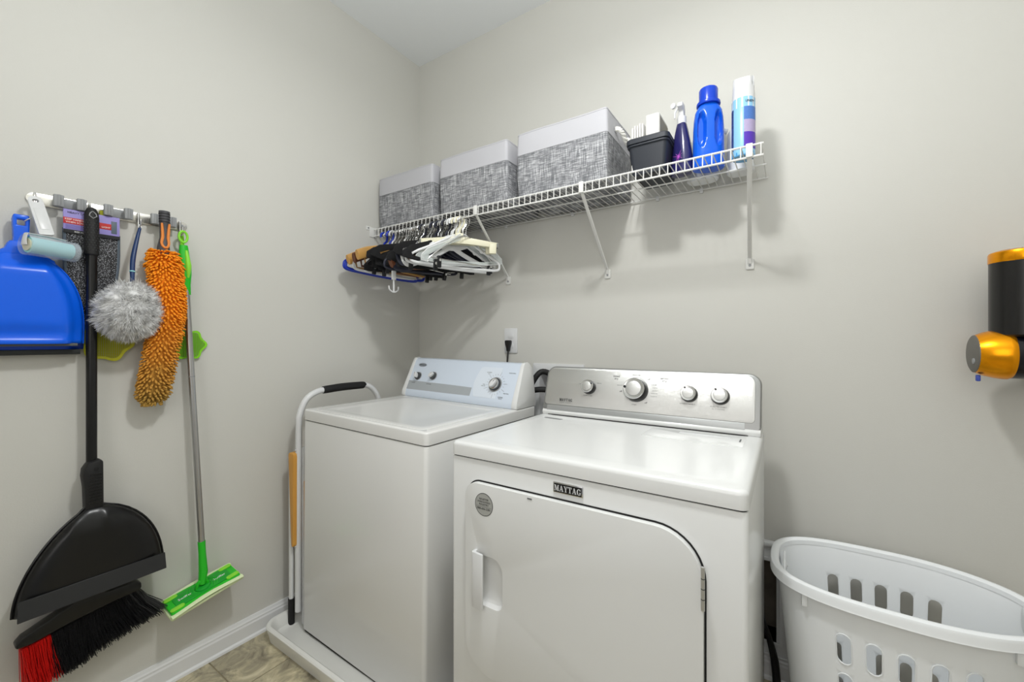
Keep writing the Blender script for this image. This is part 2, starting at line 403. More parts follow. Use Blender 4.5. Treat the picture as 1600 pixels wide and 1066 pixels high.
# ------------------------------------------------ drain pan and washing machine
PX0, PX1, PY0, PY1 = .048, .925, -.892, -.075
dp = B(); rs = []
for (q, z, r) in ((.012, 0, .05), (.006, .03, .055), (0, .05, .06), (0, .056, .06), (.004, .060, .056), (.014, .060, .05), (.020, .055, .045), (.032, .020, .035), (.045, .012, .03)):
    rs.append([dp.verts.new((x, y, z)) for x, y in rrect(PX0+q, PX1-q, PY0+q, PY1-q, r, 8)])
for a, c in zip(rs, rs[1:]):
    for i in range(len(a)): dp.faces.new((a[i], a[(i+1) % len(a)], c[(i+1) % len(a)], c[i]))
dp.faces.new(rs[0][::-1]); dp.faces.new(rs[-1])
tag(obj('drain_pan', dp, 'pan'), 'shallow white plastic drain pan on the floor under the washer', 'drain pan')

W = thing('washing_machine', 'white top-loading washing machine with pale blue control panel standing in drain pan', 'washing machine', (.1585, -.786, .012), (0, .0138, -.012))
WW, WD = .686, .641
cab = prism(rrect(0, WW, 0, WD, .014), .012, .842, r=.004)
obj('cabinet', cab, 'enamel_w', W)
obj('base_ridge', box(.012, WW-.012, .004, WD-.02, .004, .0125), 'gap', W, 0)
for (x, y) in ((.05, .05), (WW-.05, .05), (.05, WD-.05), (WW-.05, WD-.05)): obj('foot', lathe([(.018, 0), (.018, .010), (.01, .013)], 14, Matrix.Translation((x, y, 0))), 'blackm', W)
obj('seam', prism(rrect(.004, WW-.004, .004, WD-.004, .012), .842, .8455), 'gap', W)
deck = slab_dish(-.001, WW+.001, -.001, WD, .8455, .886, .016, .007, (.036, WW-.034, .018, .475), .0025, .025, .003)
obj('top_deck', deck, 'enamel_w', W)
lid = slab_dish(.040, WW-.038, .022, .471, .8837, .8862, .022, .001, (.10, WW-.075, .058, .445), .0022, .03, .006)
obj('lid', lid, 'enamel_w', W)
# console: side profile in y,z
zb = .887
prof = [(.500, zb), (.497, zb+.012), (.502, zb+.03), (.566, zb+.170), (.574, zb+.180), (.588, zb+.184), (.606, zb+.178), (.622, zb+.160), (.632, zb+.12), (.638, zb+.05), (.640, zb)]
def wcons(x0, x1, grow=0, taper=True):
    t = B(); A = []
    for x in (x0, x1):
        A.append([t.verts.new((x+((.012 if x0 < .3 and x == x0 else -.012 if x1 > .5 and x == x1 else 0)*(z-zb)/.18 if taper else 0), y-grow if y < .58 else y+grow, z+(grow if z > zb+.1 else 0))) for y, z in prof])
    n = len(prof)
    for i in range(n): t.faces.new((A[0][i], A[0][(i+1) % n], A[1][(i+1) % n], A[1][i]))
    t.faces.new(A[0]); t.faces.new(A[1][::-1]); return t
cn = obj('console', wcons(.026, WW-.028, 0, False), 'bluepanel', W)
for a, b_ in ((0, .026), (WW-.028, WW)):
    t = wcons(a, b_, .0035); bev(t, .002, 2, 50); obj('console_end_cap', t, 'enamel', W)
obj('console_gap', box(.004, WW-.004, .503, WD-.004, .8855, .888), 'gap', W, 0)
# console face frame: origin on front plane
ux = Vector((1, 0, 0)); uv = Vector((0, .064, .140)).normalized(); nn = ux.cross(uv)
def wf_(x, s, d=0): return Vector((x, .502, zb+.03))+uv*s+nn*d
def wfm(x, s, d=0): return frame(wf_(x, s, d), ux, uv)
fh = math.hypot(.064, .140)
# grey stripe, lower band, white dial field
st = [(.026, .004), (.43, .004)]
top_ = [(.026+(.43-.026)*k/10, .048-.004*(k/10)**2-.002*(k/10)) for k in range(11)]
obj('stripe', prism(st+top_[::-1], 0, .0005, wfm(0, 0, .0001)), 'greypanel', cn)
arc = [(.425+.03*math.sin(k/12*PI*.5)-.0, .0+fh*.9*k/12) for k in range(13)]
field = [(.453, .004)]+[(.435+.025*abs(k/12-.45)**1.5*2, .004+(fh-.02)*k/12) for k in range(1, 13)]+[(.47, fh-.012), (.57, fh-.012), (.57, .004)]
obj('dial_field', prism(field, 0, .0006, wfm(0, 0, .0002)), P('pale_dial_field', (214, 222, 232), .3), cn)
obj('oval_badge', prism([(.027*math.cos(a*PI/12), .0095*math.sin(a*PI/12)) for a in range(24)], 0, .002, wfm(.085, fh-.022), r=.0007), P('grey_badge', (150, 156, 166), .3, .6), cn)
text('Whirlpool', .0095, wfm(.085, fh-.022, .0022), 'ink', cn)
def wknob(x, s, r, ang, bigr):
    k = obj('control_knob', lathe([(r*1.22, 0), (r*1.22, .001), (r*1.12, .0015)], 32, wfm(x, s, .0004)), 'greypl', W)
    m = wfm(x, s, .001)
    obj('knob_skirt', lathe([(r*1.05, 0), (r*1.04, .008), (r*.98, .011), (r*.85, .012)], 32, m), 'darkpl', k)
    if bigr: obj('chrome_ring', lathe([(r*.90, .0115), (r*.88, .016), (r*.74, .0165), (r*.72, .012)], 32, m), 'chrome', k)
    e = r*(.72 if bigr else .86)
    out = [(e*math.cos(t*PI/12)*(.56 if abs(math.sin(t*PI/12)) < .99 else .4), e*math.sin(t*PI/12)) for t in range(24)]
    obj('knob_grip', prism(out, .010, .026, m @ Matrix.Rotation(ang, 4, 'Z'), r=.002), 'whitepl', k)
    obj('pointer', box(-e*.06, e*.06, e*.3, e*.95, .026, .0265, bm=None), 'inkgrey', k).data.transform(m @ Matrix.Rotation(ang, 4, 'Z'))
wknob(.080, .073, .017, .5, False); wknob(.180, .080, .017, -.65, False); wknob(.552, .066, .027, -.55, True)
tk = B()
for k in range(22):
    a = k/22*2*PI+.1; r0 = .041; r1 = .048 + (.012 if k % 4 == 0 else 0)
    merge(tk, tube([(r0*math.cos(a), r0*math.sin(a), 0), (r1*math.cos(a), r1*math.sin(a), 0)], .0005, 4), wfm(.552, .066, .0009))
obj('dial_marks', tk, 'inkgrey', cn, 0)
for (x, s, tx, sz) in ((.505, .118, 'NORMAL', .0065), (.505, .111, 'HEAVY', .004), (.625, .121, 'QUICK WASH', .0055), (.492, .062, 'RINSE', .005), (.49, .055, 'DELICATE', .005), (.618, .030, 'PERM. PRESS', .005), (.595, .012, 'NORMAL', .0065), (.595, .006, 'REGULAR', .0045), (.06, .038, 'LOAD SIZE', .005), (.165, .038, 'WATER TEMP', .005)):
    text(tx, sz, wfm(x, s, .001), 'inkgrey', cn)

# ------------------------------------------------ dryer
D = thing('clothes_dryer', 'white front-loading dryer with brushed steel control panel right of the washer', 'dryer', (.975, -.813, 0), (0, 0, .004))
DW, DD, DZ = .737, .632, .887
obj('cabinet', prism(rrect(0, DW, 0, DD, .012), .03, .846, r=.004), 'enamel', D)
for (x, y) in ((.06, .06), (DW-.06, .06), (.06, DD-.06), (DW-.06, DD-.06)): obj('foot', lathe([(.02, 0), (.02, .012), (.008, .014), (.008, .03)], 14, Matrix.Translation((x, y, 0))), 'blackm', D)
obj('seam', prism(rrect(.003, DW-.003, .003, DD-.003, .01), .845, .8505), 'gap', D)
obj('top_deck', slab_dish(-.001, DW+.001, -.003, DD, .8495, DZ, .018, .011, (.040, .697, .050, .535), .0011, .03, .009), 'enamel', D)
obj('lint_screen_lid', prism(rrect(.43, .70, .362, .485, .006), 0, .0045, Matrix.Translation((0, 0, DZ-.004)), r=.0015), 'enamel', D)
obj('lid_recess', box(.52, .66, .452, .476, DZ, DZ+.001, .0004), 'whitepl', D)
obj('deck_slot', box(.685, .689, .42, .46, DZ-.002, DZ+.0009), 'inkgrey', D)
obj('model_plate', prism([(.050, .452), (.118, .446), (.124, .454), (.056, .462)], 0, .0008, Matrix.Translation((0, 0, DZ+.0001))), 'greypl', D)
# door
DF = frame((0, 0, 0), (1, 0, 0), (0, 0, 1))   # local x,z in face plane, +z of frame = -y outward
dl = rrect(.0645, .6615, .285, .789, (.085, .06, .095, .038), 10)
def off(lp, d):
    cx, cy = .363, .537
    n = len(lp); out = []
    for i in range(n):
        p = Vector(lp[i]); a = Vector(lp[i-1]); b = Vector(lp[(i+1) % n]); t = (b-a).normalized(); nrm = Vector((t.y, -t.x)); out.append(tuple(p+nrm*d))
    return out
obj('door_gap', prism(off(dl, .0035), 0, .0022, DF), 'gap', D)
pocket = rrect(.132, .186, .472, .602, (.028, .012, .032, .012), 6)
pocket = [(x, z) for x, z in rrect(.112, .187, .470, .602, (.006, .022, .034, .006), 6)]
door = obj('door', prism(dl, .002, .017, DF, r=.0055, seg=3, holes=[pocket], ang=50), 'enamel', D)
dish = B(); rings = []
cxp, czp = .158, .536
for (sc, dep) in ((1.0, .0165), (.97, .013), (.9, .007), (.75, .0040), (.4, .0032)):
    rings.append([dish.verts.new((cxp+(x-cxp)*sc, -dep, czp+(z-czp)*sc)) for x, z in pocket])
for a, c in zip(rings, rings[1:]):
    for i in range(len(a)): dish.faces.new((a[i], a[(i+1) % len(a)], c[(i+1) % len(a)], c[i]))
dish.faces.new(rings[-1]); obj('handle_pocket', dish, 'enamel', door)
hd = B()
hp = [(.098, -.016), (.098, -.030), (.102, -.034), (.130, -.036), (.1355, -.034), (.1355, -.030), (.128, -.028), (.108, -.026), (.106, -.016)]
hd = prism([(x, -y) for x, y in hp], .466, .612, frame((0, 0, 0), (1, 0, 0), (0, -1, 0)) @ Matrix.Diagonal((1, 1, -1, 1)), r=.0015)
obj('door_handle', hd, 'whitepl', door)
for z in (.69, .40):
    hg = B(); tube([(.6615, -.020, z-.042), (.6615, -.020, z+.042)], .0035, 10, bm=hg)
    box(.6575, .6615, -.0190, -.0165, z-.040, z+.040, bm=hg)
    hh = obj('hinge', hg, 'steel', D)
    for q in (-.02, 0, .02): obj('hinge_knuckle', tube([(.6615, -.020, z+q-.0008), (.6615, -.020, z+q+.0008)], .0038, 10), 'darkpl', hh)
obj('door_catch', box(.262, .275, -.0178, -.0168, .7795, .783), 'inkgrey', door)
# round sticker
sk = obj('round_sticker', lathe([(.029, 0), (.029, .0004)], 40, frame((.128, -.0171, .7365), (1, 0, 0), (0, 0, 1))), P('grey_sticker', (165, 166, 162), .5), door)
rg = prism([(.0292*math.cos(a*PI/24), .0302*math.sin(a*PI/24)) for a in range(48)], 0, .0006, frame((.128, -.0171, .7365), (1, 0, 0), (0, 0, 1)), holes=[[(.0278*math.cos(a*PI/24), .0288*math.sin(a*PI/24)) for a in range(48)]])
obj('sticker_rim', rg, 'ink', sk)
for (tx, z, sz) in (('REGISTER', .0135, .0072), ('UNREGISTERED', .0065, .0062), ('REGISTRY', -.0005, .0072), ('888-606-2281', -.0115, .0078)):
    text(tx, sz, frame((.128, -.0176, .7365+z), (1, 0, 0), (0, 0, 1)), 'ink', sk)
obj('sticker_line', box(.104, .152, -.0178, -.0175, .7305, .7309), 'ink', sk)
# slab serif glyphs
def R_(a, b, c, d): return [(a, b), (c, b), (c, d), (a, d)]
def arcstrip(cx, cy, rx, ry, t, a0, a1, n=10):
    q = []
    for k in range(n):
        p, s = a0+(a1-a0)*k/n, a0+(a1-a0)*(k+1)/n
        tt = lambda a: t*(.45+.55*abs(math.cos(a)))
        q.append([(cx+rx*math.cos(p), cy+ry*math.sin(p)), (cx+rx*math.cos(s), cy+ry*math.sin(s)), (cx+(rx-tt(s))*math.cos(s), cy+(ry-tt(s)*.7)*math.sin(s)), (cx+(rx-tt(p))*math.cos(p), cy+(ry-tt(p)*.7)*math.sin(p))])
    return q
GL = {
 'M': (1.12, [R_(.12, 0, .2, 1), R_(0, 0, .32, .08), R_(0, .92, .3, 1), [(.12, 1), (.36, 1), (.64, .03), (.48, .03)], [(.5, .03), (.6, .03), (.88, 1), (.8, 1)], R_(.78, 0, 1.0, 1), R_(.68, 0, 1.1, .08), R_(.78, .92, 1.1, 1)]),
 'A': (.94, [[(.08, 0), (.17, 0), (.48, 1), (.38, 1)], [(.36, 1), (.54, 1), (.88, 0), (.64, 0)], R_(.22, .3, .72, .39), R_(0, 0, .3, .08), R_(.54, 0, .96, .08)]),
 'Y': (.9, [[(.06, 1), (.3, 1), (.57, .42), (.37, .42)], [(.82, 1), (.73, 1), (.46, .42), (.56, .42)], R_(.36, 0, .57, .5), R_(0, .92, .38, 1), R_(.6, .92, .95, 1), R_(.25, 0, .68, .08)]),
 'T': (.9, [R_(.02, .9, .88, 1), R_(.34, 0, .56, 1), R_(.22, 0, .68, .08), R_(.02, .7, .09, 1), R_(.81, .7, .88, 1)]),
 'G': (1.0, arcstrip(.48, .5, .46, .52, .24, .55, 5.6)+[R_(.66, .04, .86, .42), R_(.55, .36, .95, .44), R_(.78, .66, .85, .98)])}
def serif(word, h, m4, mat, parent, depth=.0004):
    t = B(); x = 0; wd = sum(GL[c][0]+.08 for c in word)-.08
    for c in word:
        for q in GL[c][1]:
            merge(t, prism([((px+x-wd/2)*h, (py-.5)*h) for px, py in q], 0, depth), m4)
        x += GL[c][0]+.08
    return obj('lettering', t, mat, parent, 0)
bd = obj('badge', box(.3265, .4037, -.0035, 0, .8055, .8315, .001), 'chrome', D)
obj('badge_field', box(.3295, .4007, -.0042, -.003, .8083, .8287), 'black', bd)
serif('MAYTAG', .0140, frame((.3651, -.0043, .8185), (1, 0, 0), (0, 0, 1)) @ Matrix.Diagonal((.80, 1, 1, 1)), 'whitepl', bd)
# console
CB = DZ
def dprof(x0, x1, g=0):
    return None
# face outline in console plane; plane through (y=.523,z=.905) and (y=.573,z=1.065)
cu = Vector((1, 0, 0)); cvv = Vector((0, .050, .160)).normalized(); cnn = cu.cross(cvv); CH = math.hypot(.05, .16)
def cf(x, s, d=0): return frame(Vector((x, .523, .905))+cvv*s+cnn*d, cu, cvv)
base = prism([(.520, DZ), (.518, DZ+.012), (.524, DZ+.020), (.625, DZ+.020), (.63, DZ)], 0, DW-.008, frame((.004, 0, 0), (0, 1, 0), (0, 0, 1)), r=.002)
obj('console_base', base, 'enamel', D)
obj('console_gap', box(.03, .70, .5165, .53, DZ-.0005, DZ+.0018), 'gap', D, 0)
# body: sweep of the face outline straight back
fo_ = rrect(.003, DW-.004, -.002, CH+.003, (.010, .010, .034, .034), 8)
t = B(); m4 = cf(0, 0)
f0 = [t.verts.new(m4 @ Vector((x, s, 0))) for x, s in off(fo_, -.0)]
f1 = [t.verts.new(v.co+Vector((0, .035+.02*(1-(v.co.z-.9)/.165), -.004*(v.co.z-.9)/.165))) for v in f0]
n = len(f0)
for i in range(n): t.faces.new((f0[i], f0[(i+1) % n], f1[(i+1) % n], f1[i]))
t.faces.new(f0[::-1]); t.faces.new(f1)
bev(t, .004, 3, 50)
shell = obj('console_shell', t, P('console_silver', (150, 151, 150), .35, .7), D)
fp = obj('console_face', prism(off(rrect(.010, DW-.020, .020, CH-.002, (.012, .012, .028, .028), 8), 0), 0, .0030, cf(0, 0, -.0005), r=.0012, ang=50), 'steel', shell)
obj('lower_band', prism(rrect(.022, DW-.045, -.0015, .0185, .002, 2), 0, .0022, cf(0, 0, -.0005), r=.0007, ang=50), P('satin_band', (176, 178, 178), .42, .6), shell)
def dknob(x, s, r, ang, h, big=False):
    k = obj('control_knob', lathe([(r*1.12, 0), (r*1.10, h*.35), (r*.99, h*.8), (r*.96, h*.85)], 36, cf(x, s, .002)), 'black', D)
    obj('knob_rim', lathe([(r*.97, h*.8), (r*1.0, h*.86), (r*1.0, h*.95), (r*.94, h), (r*.80, h*.98)], 36, cf(x, s, .002)), 'chrome', k)
    obj('knob_ring', lathe([(r*.84, h*.90), (r*.80, h*.97), (r*.70, h*.985)], 36, cf(x, s, .002)), 'greypl', k)
    obj('knob_cap', lathe([(r*.70, h*.96), (r*.69, h*1.02), (r*.5, h*1.05), (0, h*1.06)], 36, cf(x, s, .002)), 'steel', k)
    d = Vector((math.cos(ang), math.sin(ang)))*r*.84
    obj('pointer', lathe([(r*.13, h*.95), (r*.12, h*1.06), (0, h*1.07)], 12, cf(x, s, .002) @ Matrix.Translation((d.x, d.y, 0))), 'ink', k)
ks = .098
dknob(.186, ks-.003, .0235, .55, .028); dknob(.361, ks-.003, .036, 3.0, .040, True); dknob(.532, ks-.004, .0235, 2.1, .026); dknob(.623, ks-.004, .0240, 2.15, .026)
obj('dial_ring', prism([(.043*math.cos(a*PI/24), .043*math.sin(a*PI/24)) for a in range(48)], 0, .0003, cf(.357, ks, .0026), holes=[[(.0422*math.cos(a*PI/24), .0422*math.sin(a*PI/24)) for a in range(48)]]), 'inkgrey', fp)
serif('MAYTAG', .0105, cf(.098, .041, .0029) @ Matrix.Diagonal((.82, 1, 1, 1)), 'ink', fp)
for (x, s, tx, sz, c) in ((.096, .031, 'COMMERCIAL TECHNOLOGY', .0036, 'inkgrey'), (.183, .064, 'TEMPERATURE', .0052, 'inkgrey'), (.357, .045, 'START', .0060, 'inkgrey'), (.285, .142, 'timed', .0105, 'ink'), (.285, .133, 'dry', .0105, 'ink'),
    (.452, .142, 'sensor', .0105, 'ink'), (.452, .133, 'dry', .0105, 'ink'), (.305, .088, 'off', .0085, 'ink'), (.399, .136, 'off', .0085, 'ink'), (.396, .055, 'off', .0085, 'ink'), (.528, .062, 'WRINKLE PREVENT', .0055, 'inkgrey'), (.619, .060, 'PUSH TO START', .0065, 'inkgrey'), (.619, .053, 'END OF CYCLE SIGNAL', .0035, 'inkgrey'),
    (.357, .149, 'HEAVY DRY', .006, 'inkgrey'), (.418, .118, 'MORE DRY', .0045, 'inkgrey'), (.422, .108, 'NORMAL', .0045, 'inkgrey'), (.422, .098, 'LESS DRY', .0045, 'inkgrey'), (.422, .088, 'DAMP DRY', .0045, 'inkgrey'), (.420, .078, 'TOUCH UP', .0045, 'inkgrey'), (.300, .110, 'DELICATE', .0045, 'inkgrey'), (.222, .112, 'MEDIUM', .0045, 'inkgrey'), (.148, .106, 'LOW', .0045, 'inkgrey')):
    text(tx, sz, cf(x, s, .0027), c, fp)

# ------------------------------------------------ folding step stool beside the washer
so = thing('step_stool', 'folded white step stool with black grip and wooden treads between left wall and washer', 'step stool', (.10, -.6, .015))
def L(x, y, z): return (x-.10, y+.6, z-.015)
loop = [L(.112, -.775, .07), L(.112, -.775, .40), L(.112, -.773, .80), L(.112, -.768, .87), L(.112, -.742, .925), L(.112, -.700, .951), L(.112, -.655, .958), L(.112, -.575, .961), L(.112, -.475, .961), L(.112, -.43, .951), L(.112, -.393, .915), L(.112, -.375, .87), L(.112, -.37, .80), L(.112, -.37, .40), L(.112, -.37, .07)]
obj('handrail_frame', tube(loop, .0125, 12, sub=4), 'whitepl', so)
obj('grip', tube([L(.112, -.668, .9575), L(.112, -.655, .958), L(.112, -.575, .962), L(.112, -.475, .961), L(.112, -.462, .9595)], [.0145, .0165, .0170, .0165, .0145], 14, sub=4), 'blackm', so)
for y in (-.787, -.37):
    lg = obj('leg', tube([L(.082, y, .04), L(.082, y, .70)], .0095, 10), 'whitepl', so)
    obj('foot', tube([L(.082, y, .015), L(.082, y, .118)], .0125, 10), 'blackm', lg)
obj('crossbar', tube([L(.072, -.79, .69), L(.072, -.37, .69)], .0095, 10), 'whitepl', so)
for y in (-.757, -.37):
    obj('rear_leg', box(y and .118-.10, .130-.10, y+.6-.008, y+.6+.008, .0, .72, .002), 'whitepl', so)
for (y0, y1, pr) in ((-.800, -.395, [(.080, .706), (.088, .716), (.117, .714), (.119, .70), (.119, .345), (.113, .337), (.104, .338), (.100, .352)]), (-.765, -.42, [(.132, .60), (.150, .60), (.150, .36), (.136, .36)])):
    pr = [(x-.10, z-.015) for x, z in pr][::-1]
    obj('tread', prism(pr, -(y0+.6), -(y1+.6), frame((0, 0, 0), (1, 0, 0), (0, 0, 1)), r=.004), 'wood', so)
for z in (.335, .725): obj('rivet', lathe([(.005, 0), (.004, .002), (0, .003)], 10, frame(L(.112, -.787, z), (1, 0, 0), (0, 0, 1))), 'chrome', so)

# ------------------------------------------------ wire shelf
SH = thing('wire_shelf', 'long white wire shelf on the back wall with three slanted braces', 'shelf', (0, 0, 1.735))
SL = 1.708; r_ = .0027
def wr(name, pts, r=.0024, seg=6): return obj(name, tube(pts, r, seg), 'wire', SH)
for (y, z, r) in ((-.010, .0, .003), (-.160, -.0055, .003), (-.318, .0, .0034), (-.320, -.034, .0034)): wr('long_wire', [(.006, y, z), (SL+.006, y, z)], r, 8)
cw = tube([(0, -.008, .0035), (0, -.316, .0035), (0, -.3225, -.002), (0, -.3235, -.037)], .0018, 5)
c0 = obj('cross_wire', cw, 'wire', SH); c0.location.x = SL
for k in range(1, 67):
    c = c0.copy(); COL.objects.link(c); c.parent = SH; c.location.x = SL-k*.0256
for (xt, xb, zb_) in ((.671, .621, -.250), (1.154, 1.131, -.262), (1.679, 1.658, -.272)):
    br = obj('brace', tube([(xt, -.322, -.0), (xt, -.322, -.030), (xt+(xb-xt)*.1, -.29, -.055), (xb, -.012, zb_), (xb, -.006, zb_-.02)], .008, 8, flat=((1, 0, 0), .85, .5)), 'wire', SH)
    obj('foot_plate', prism(rrect(-.013, .013, -.018, .020, .004, 3), 0, .006, frame((xb, 0, zb_-.022), (1, 0, 0), (0, 0, 1)), r=.002), 'wire', br)
    obj('screw', lathe([(.0045, 0), (.004, .002), (0, .003)], 10, frame((xb, -.006, zb_-.026), (1, 0, 0), (0, 0, 1))), 'greypl', br)
    obj('hook_tab', box(xt-.009, xt+.009, -.329, -.3245, -.036, .004, .002), 'wire', br)
for x in (.24, .46, .61, .97, 1.34, 1.50): obj('wall_clip', box(x-.006, x+.006, -.014, 0, -.012, .006, .002), 'whitepl', SH)
eb = obj('end_bracket', box(0, .004, -.345, -.300, -.040, .010, .002), 'wire', SH)
obj('mount_flange', box(0, .003, -.365, -.335, -.008, .012, .001), 'wire', eb)
obj('screw', lathe([(.004, 0), (.003, .002), (0, .0025)], 8, frame((.003, -.352, .003), (0, 1, 0), (0, 0, 1))), 'inkgrey', eb)

# ------------------------------------------------ fabric bins
SZ = 1.7408
def bin_(x0, x1, y0, y1, h, label, rope=True, lean=0, dz=0, amp=.003):
    t0 = thing('storage_basket', label, 'storage bin', ((x0+x1)/2, (y0+y1)/2, SZ), (0, 0, lean), 'two-tone fabric bins on the wire shelf')
    hw, hd = (x1-x0)/2, (y1-y0)/2
    def wall(z0, z1, grow, mat, nm, thick=.006, nz=6, cap=False):
        t = B(); rings = []
        zs = [z0+(z1-z0)*k/nz for k in range(nz+1)]
        def ring(z, inset):
            o_ = []
            lp = rrect(-hw, hw, -hd, hd, .012, 3); m_ = len(lp)
            pts = []
            for i in range(m_):
                a = Vector(lp[i]); b = Vector(lp[(i+1) % m_]); seg_ = max(1, int((b-a).length/.03))
                for q in range(seg_): pts.append(a+(b-a)*q/seg_)
            for p in pts:
                nrm = Vector((p.x/hw, p.y/hd)); nrm = Vector((round(nrm.x**5, 3), round(nrm.y**5, 3))); nrm = nrm.normalized() if nrm.length else nrm
                wv = noise.noise(Vector((p.x*9+x0*7, p.y*9, z*11)))*amp
                bow = .004*math.sin(PI*min(1, max(0, z/h)))
                q_ = p+nrm*(grow-inset+wv+bow-.005); o_.append(t.verts.new((q_.x, q_.y, z+(noise.noise(Vector((p.x*6+3, p.y*6, x0)))*.003 if z > h-.01 else 0))))
            return o_
        for z in zs: rings.append(ring(z, 0))
        for z in zs[::-1]: rings.append(ring(z, thick))
        n = len(rings[0])
        for a, c in zip(rings, rings[1:]+[rings[0]]):
            for i in range(n): t.faces.new((a[i], a[(i+1) % n], c[(i+1) % n], c[i]))
        if cap:
            t.faces.new(ring(z0+.001, thick*.5))
        return obj(nm, t, mat, t0, 40)
    zb2 = h*.665
    wall(0, zb2, 0, 'woven', 'body', cap=True)
    wall(zb2, h, .0012, 'white_cloth', 'band')
    rm = wall(h-.0035, h+.001, .0022, 'white_cloth', 'hem', thick=.009, nz=1)
    if rope:
        for sg in (1, -1):
            pth = [(sg*(hw-.004), -.055, h-.048), (sg*(hw+.008), -.052, h-.046), (sg*(hw+.020), -.038, h-.058), (sg*(hw+.024), 0, h-.082), (sg*(hw+.020), .038, h-.058), (sg*(hw+.008), .052, h-.046), (sg*(hw-.004), .055, h-.048)]
            P_, _ = smoothpath([Vector(p) for p in pth], 1, 10)
            tt = B()
            for s in range(3):
                hel = []
                for i, p in enumerate(P_):
                    a = i*.55+s*2*PI/3; hel.append(p+Vector((sg*math.cos(a)*.0042, 0, math.sin(a)*.0042)))
                tube(hel, .0050, 6, bm=tt)
            obj('rope_handle', tt, 'rope', t0)
            for yy in (-.055, .055): obj('grommet', lathe([(.011, 0), (.011, .0025), (.006, .003)], 16, frame((sg*(hw+.0005), yy, h-.048), (0, 1 if sg > 0 else -1, 0), (0, 0, 1))), 'chrome', t0)
    return t0
bin_(.014, .395, -.300, -.02, .252, 'grey and white fabric bin leftmost on the shelf, against the left wall', rope=False)
bin_(.434, .812, -.296, -.02, .256, 'grey and white fabric bin in the middle of the three on the shelf', rope=False)
bin_(.857, 1.240, -.296, -.02, .256, 'grey and white fabric bin with twisted rope handle beside the small black bin')

# ------------------------------------------------ small black bin with papers
bb_ = thing('plastic_bin', 'small charcoal plastic bin with rolled rim between fabric bin and spray bottle', 'bin', (1.372, -.185, SZ))
t = B(); rings = []
for (q, z) in ((.012, 0), (.010, .002), (0, .105), (-.006, .107), (-.006, .122), (-.002, .126), (.003, .124), (.005, .10), (.014, .004)):
    rings.append([t.verts.new((x, y, z)) for x, y in rrect(-.066+q, .066-q, -.088+q, .088-q, .016, 5)])
for a, c in zip(rings, rings[1:]):
    for i in range(len(a)): t.faces.new((a[i], a[(i+1) % len(a)], c[(i+1) % len(a)], c[i]))
t.faces.new(rings[0][::-1]); t.faces.new(rings[-1]); obj('tub', t, 'binblack', bb_)
obj('rim_band', prism(rrect(-.0705, .0705, -.0925, .0925, .02, 5), .098, .104, r=.0015), 'binblack', bb_)
ORDN = ['first', 'second', 'third', 'fourth', 'fifth']
for k in range(5):
    x = 1.316+k*.0085
    tag(obj('notebook', box(x, x+.0065, -.262, -.13, SZ+.02, SZ+.170+.004*(k % 2)+.002*k, .0015), 'paper'), ORDN[k]+' slim white notebook from the left, standing in the black bin', 'notebook', 'slim white notebooks in the black bin')
wb2 = thing('paper_box', 'white rounded box standing in the black bin beside the slim notebooks', 'box', (1.386, -.200, SZ+.02))
obj('carton', prism(rrect(-.024, .024, -.06, .06, .008, 4), 0, .182, r=.003), 'paper', wb2)
obj('side_label', box(.0240, .0248, -.055, .055, .03, .172), P('taupe_paper', (150, 146, 134), .7), wb2)

# ------------------------------------------------ bottles on the shelf
def ell_loft(secs, seg=28, mat=None):
    """secs: (z, rx, ry, cx, cy)"""
    t = B(); rings = []
    for (z, rx, ry, cx, cy) in secs:
        rings.append([t.verts.new((cx+rx*math.copysign(abs(math.cos(a))**.85, math.cos(a)), cy+ry*math.copysign(abs(math.sin(a))**.85, math.sin(a)), z)) for a in [2*PI*k/seg for k in range(seg)]])
    for a, c in zip(rings, rings[1:]):
        for i in range(seg): t.faces.new((a[i], a[(i+1) % seg], c[(i+1) % seg], c[i]))
    t.faces.new(rings[0][::-1]); t.faces.new(rings[-1]); return t
sb = thing('spray_bottle', 'dark purple spray bottle with white trigger head beside the black bin', 'spray bottle', (1.466, -.185, SZ), (0, 0, -.35))
obj('bottle_body', ell_loft([(0, .034, .024, 0, 0), (.004, .037, .027, 0, 0), (.06, .036, .026, 0, 0), (.11, .029, .022, 0, 0), (.150, .021, .018, 0, 0), (.172, .016, .015, 0, 0), (.178, .013, .013, 0, 0)]), P('purple_bottle', (38, 36, 88), .18, coat=.3), sb)
lb = obj('burst_print', B(), 'white', sb) if False else None
st_ = B()
for k in range(11):
    a = k/11*2*PI; l = .010+.006*(k % 3)
    tube([(.004, -.0263, .055), (.004+l*math.cos(a), -.0262, .055+l*math.sin(a))], [.0011, .0003], 4, bm=st_)
obj('starburst_print', st_, P('pink_print', (190, 90, 200), .5), sb)
obj('collar', lathe([(.0145, .172), (.0155, .176), (.015, .198), (.012, .200)], 20), 'whitepl', sb)
obj('trigger_head', prism([(-.012, .196), (.014, .196), (.018, .212), (.016, .230), (.004, .242), (-.018, .240), (-.034, .236), (-.036, .222), (-.016, .216)], -.009, .009, frame((0, 0, 0), (.35, -.9, 0), (0, 0, 1)) @ Matrix.Diagonal((-1, 1, 1, 1)), r=.004), 'whitepl', sb)
obj('trigger', tube([(-.004, -.022, .222), (-.006, -.032, .205), (-.005, -.034, .185)], [.004, .0035, .002], 8), 'whitepl', sb)
obj('nozzle', lathe([(.009, 0), (.009, .008), (.003, .009)], 14, Matrix.Translation((-.010, -.030, .230)) @ Matrix.Rotation(PI/2, 4, 'X')), 'whitepl', sb)

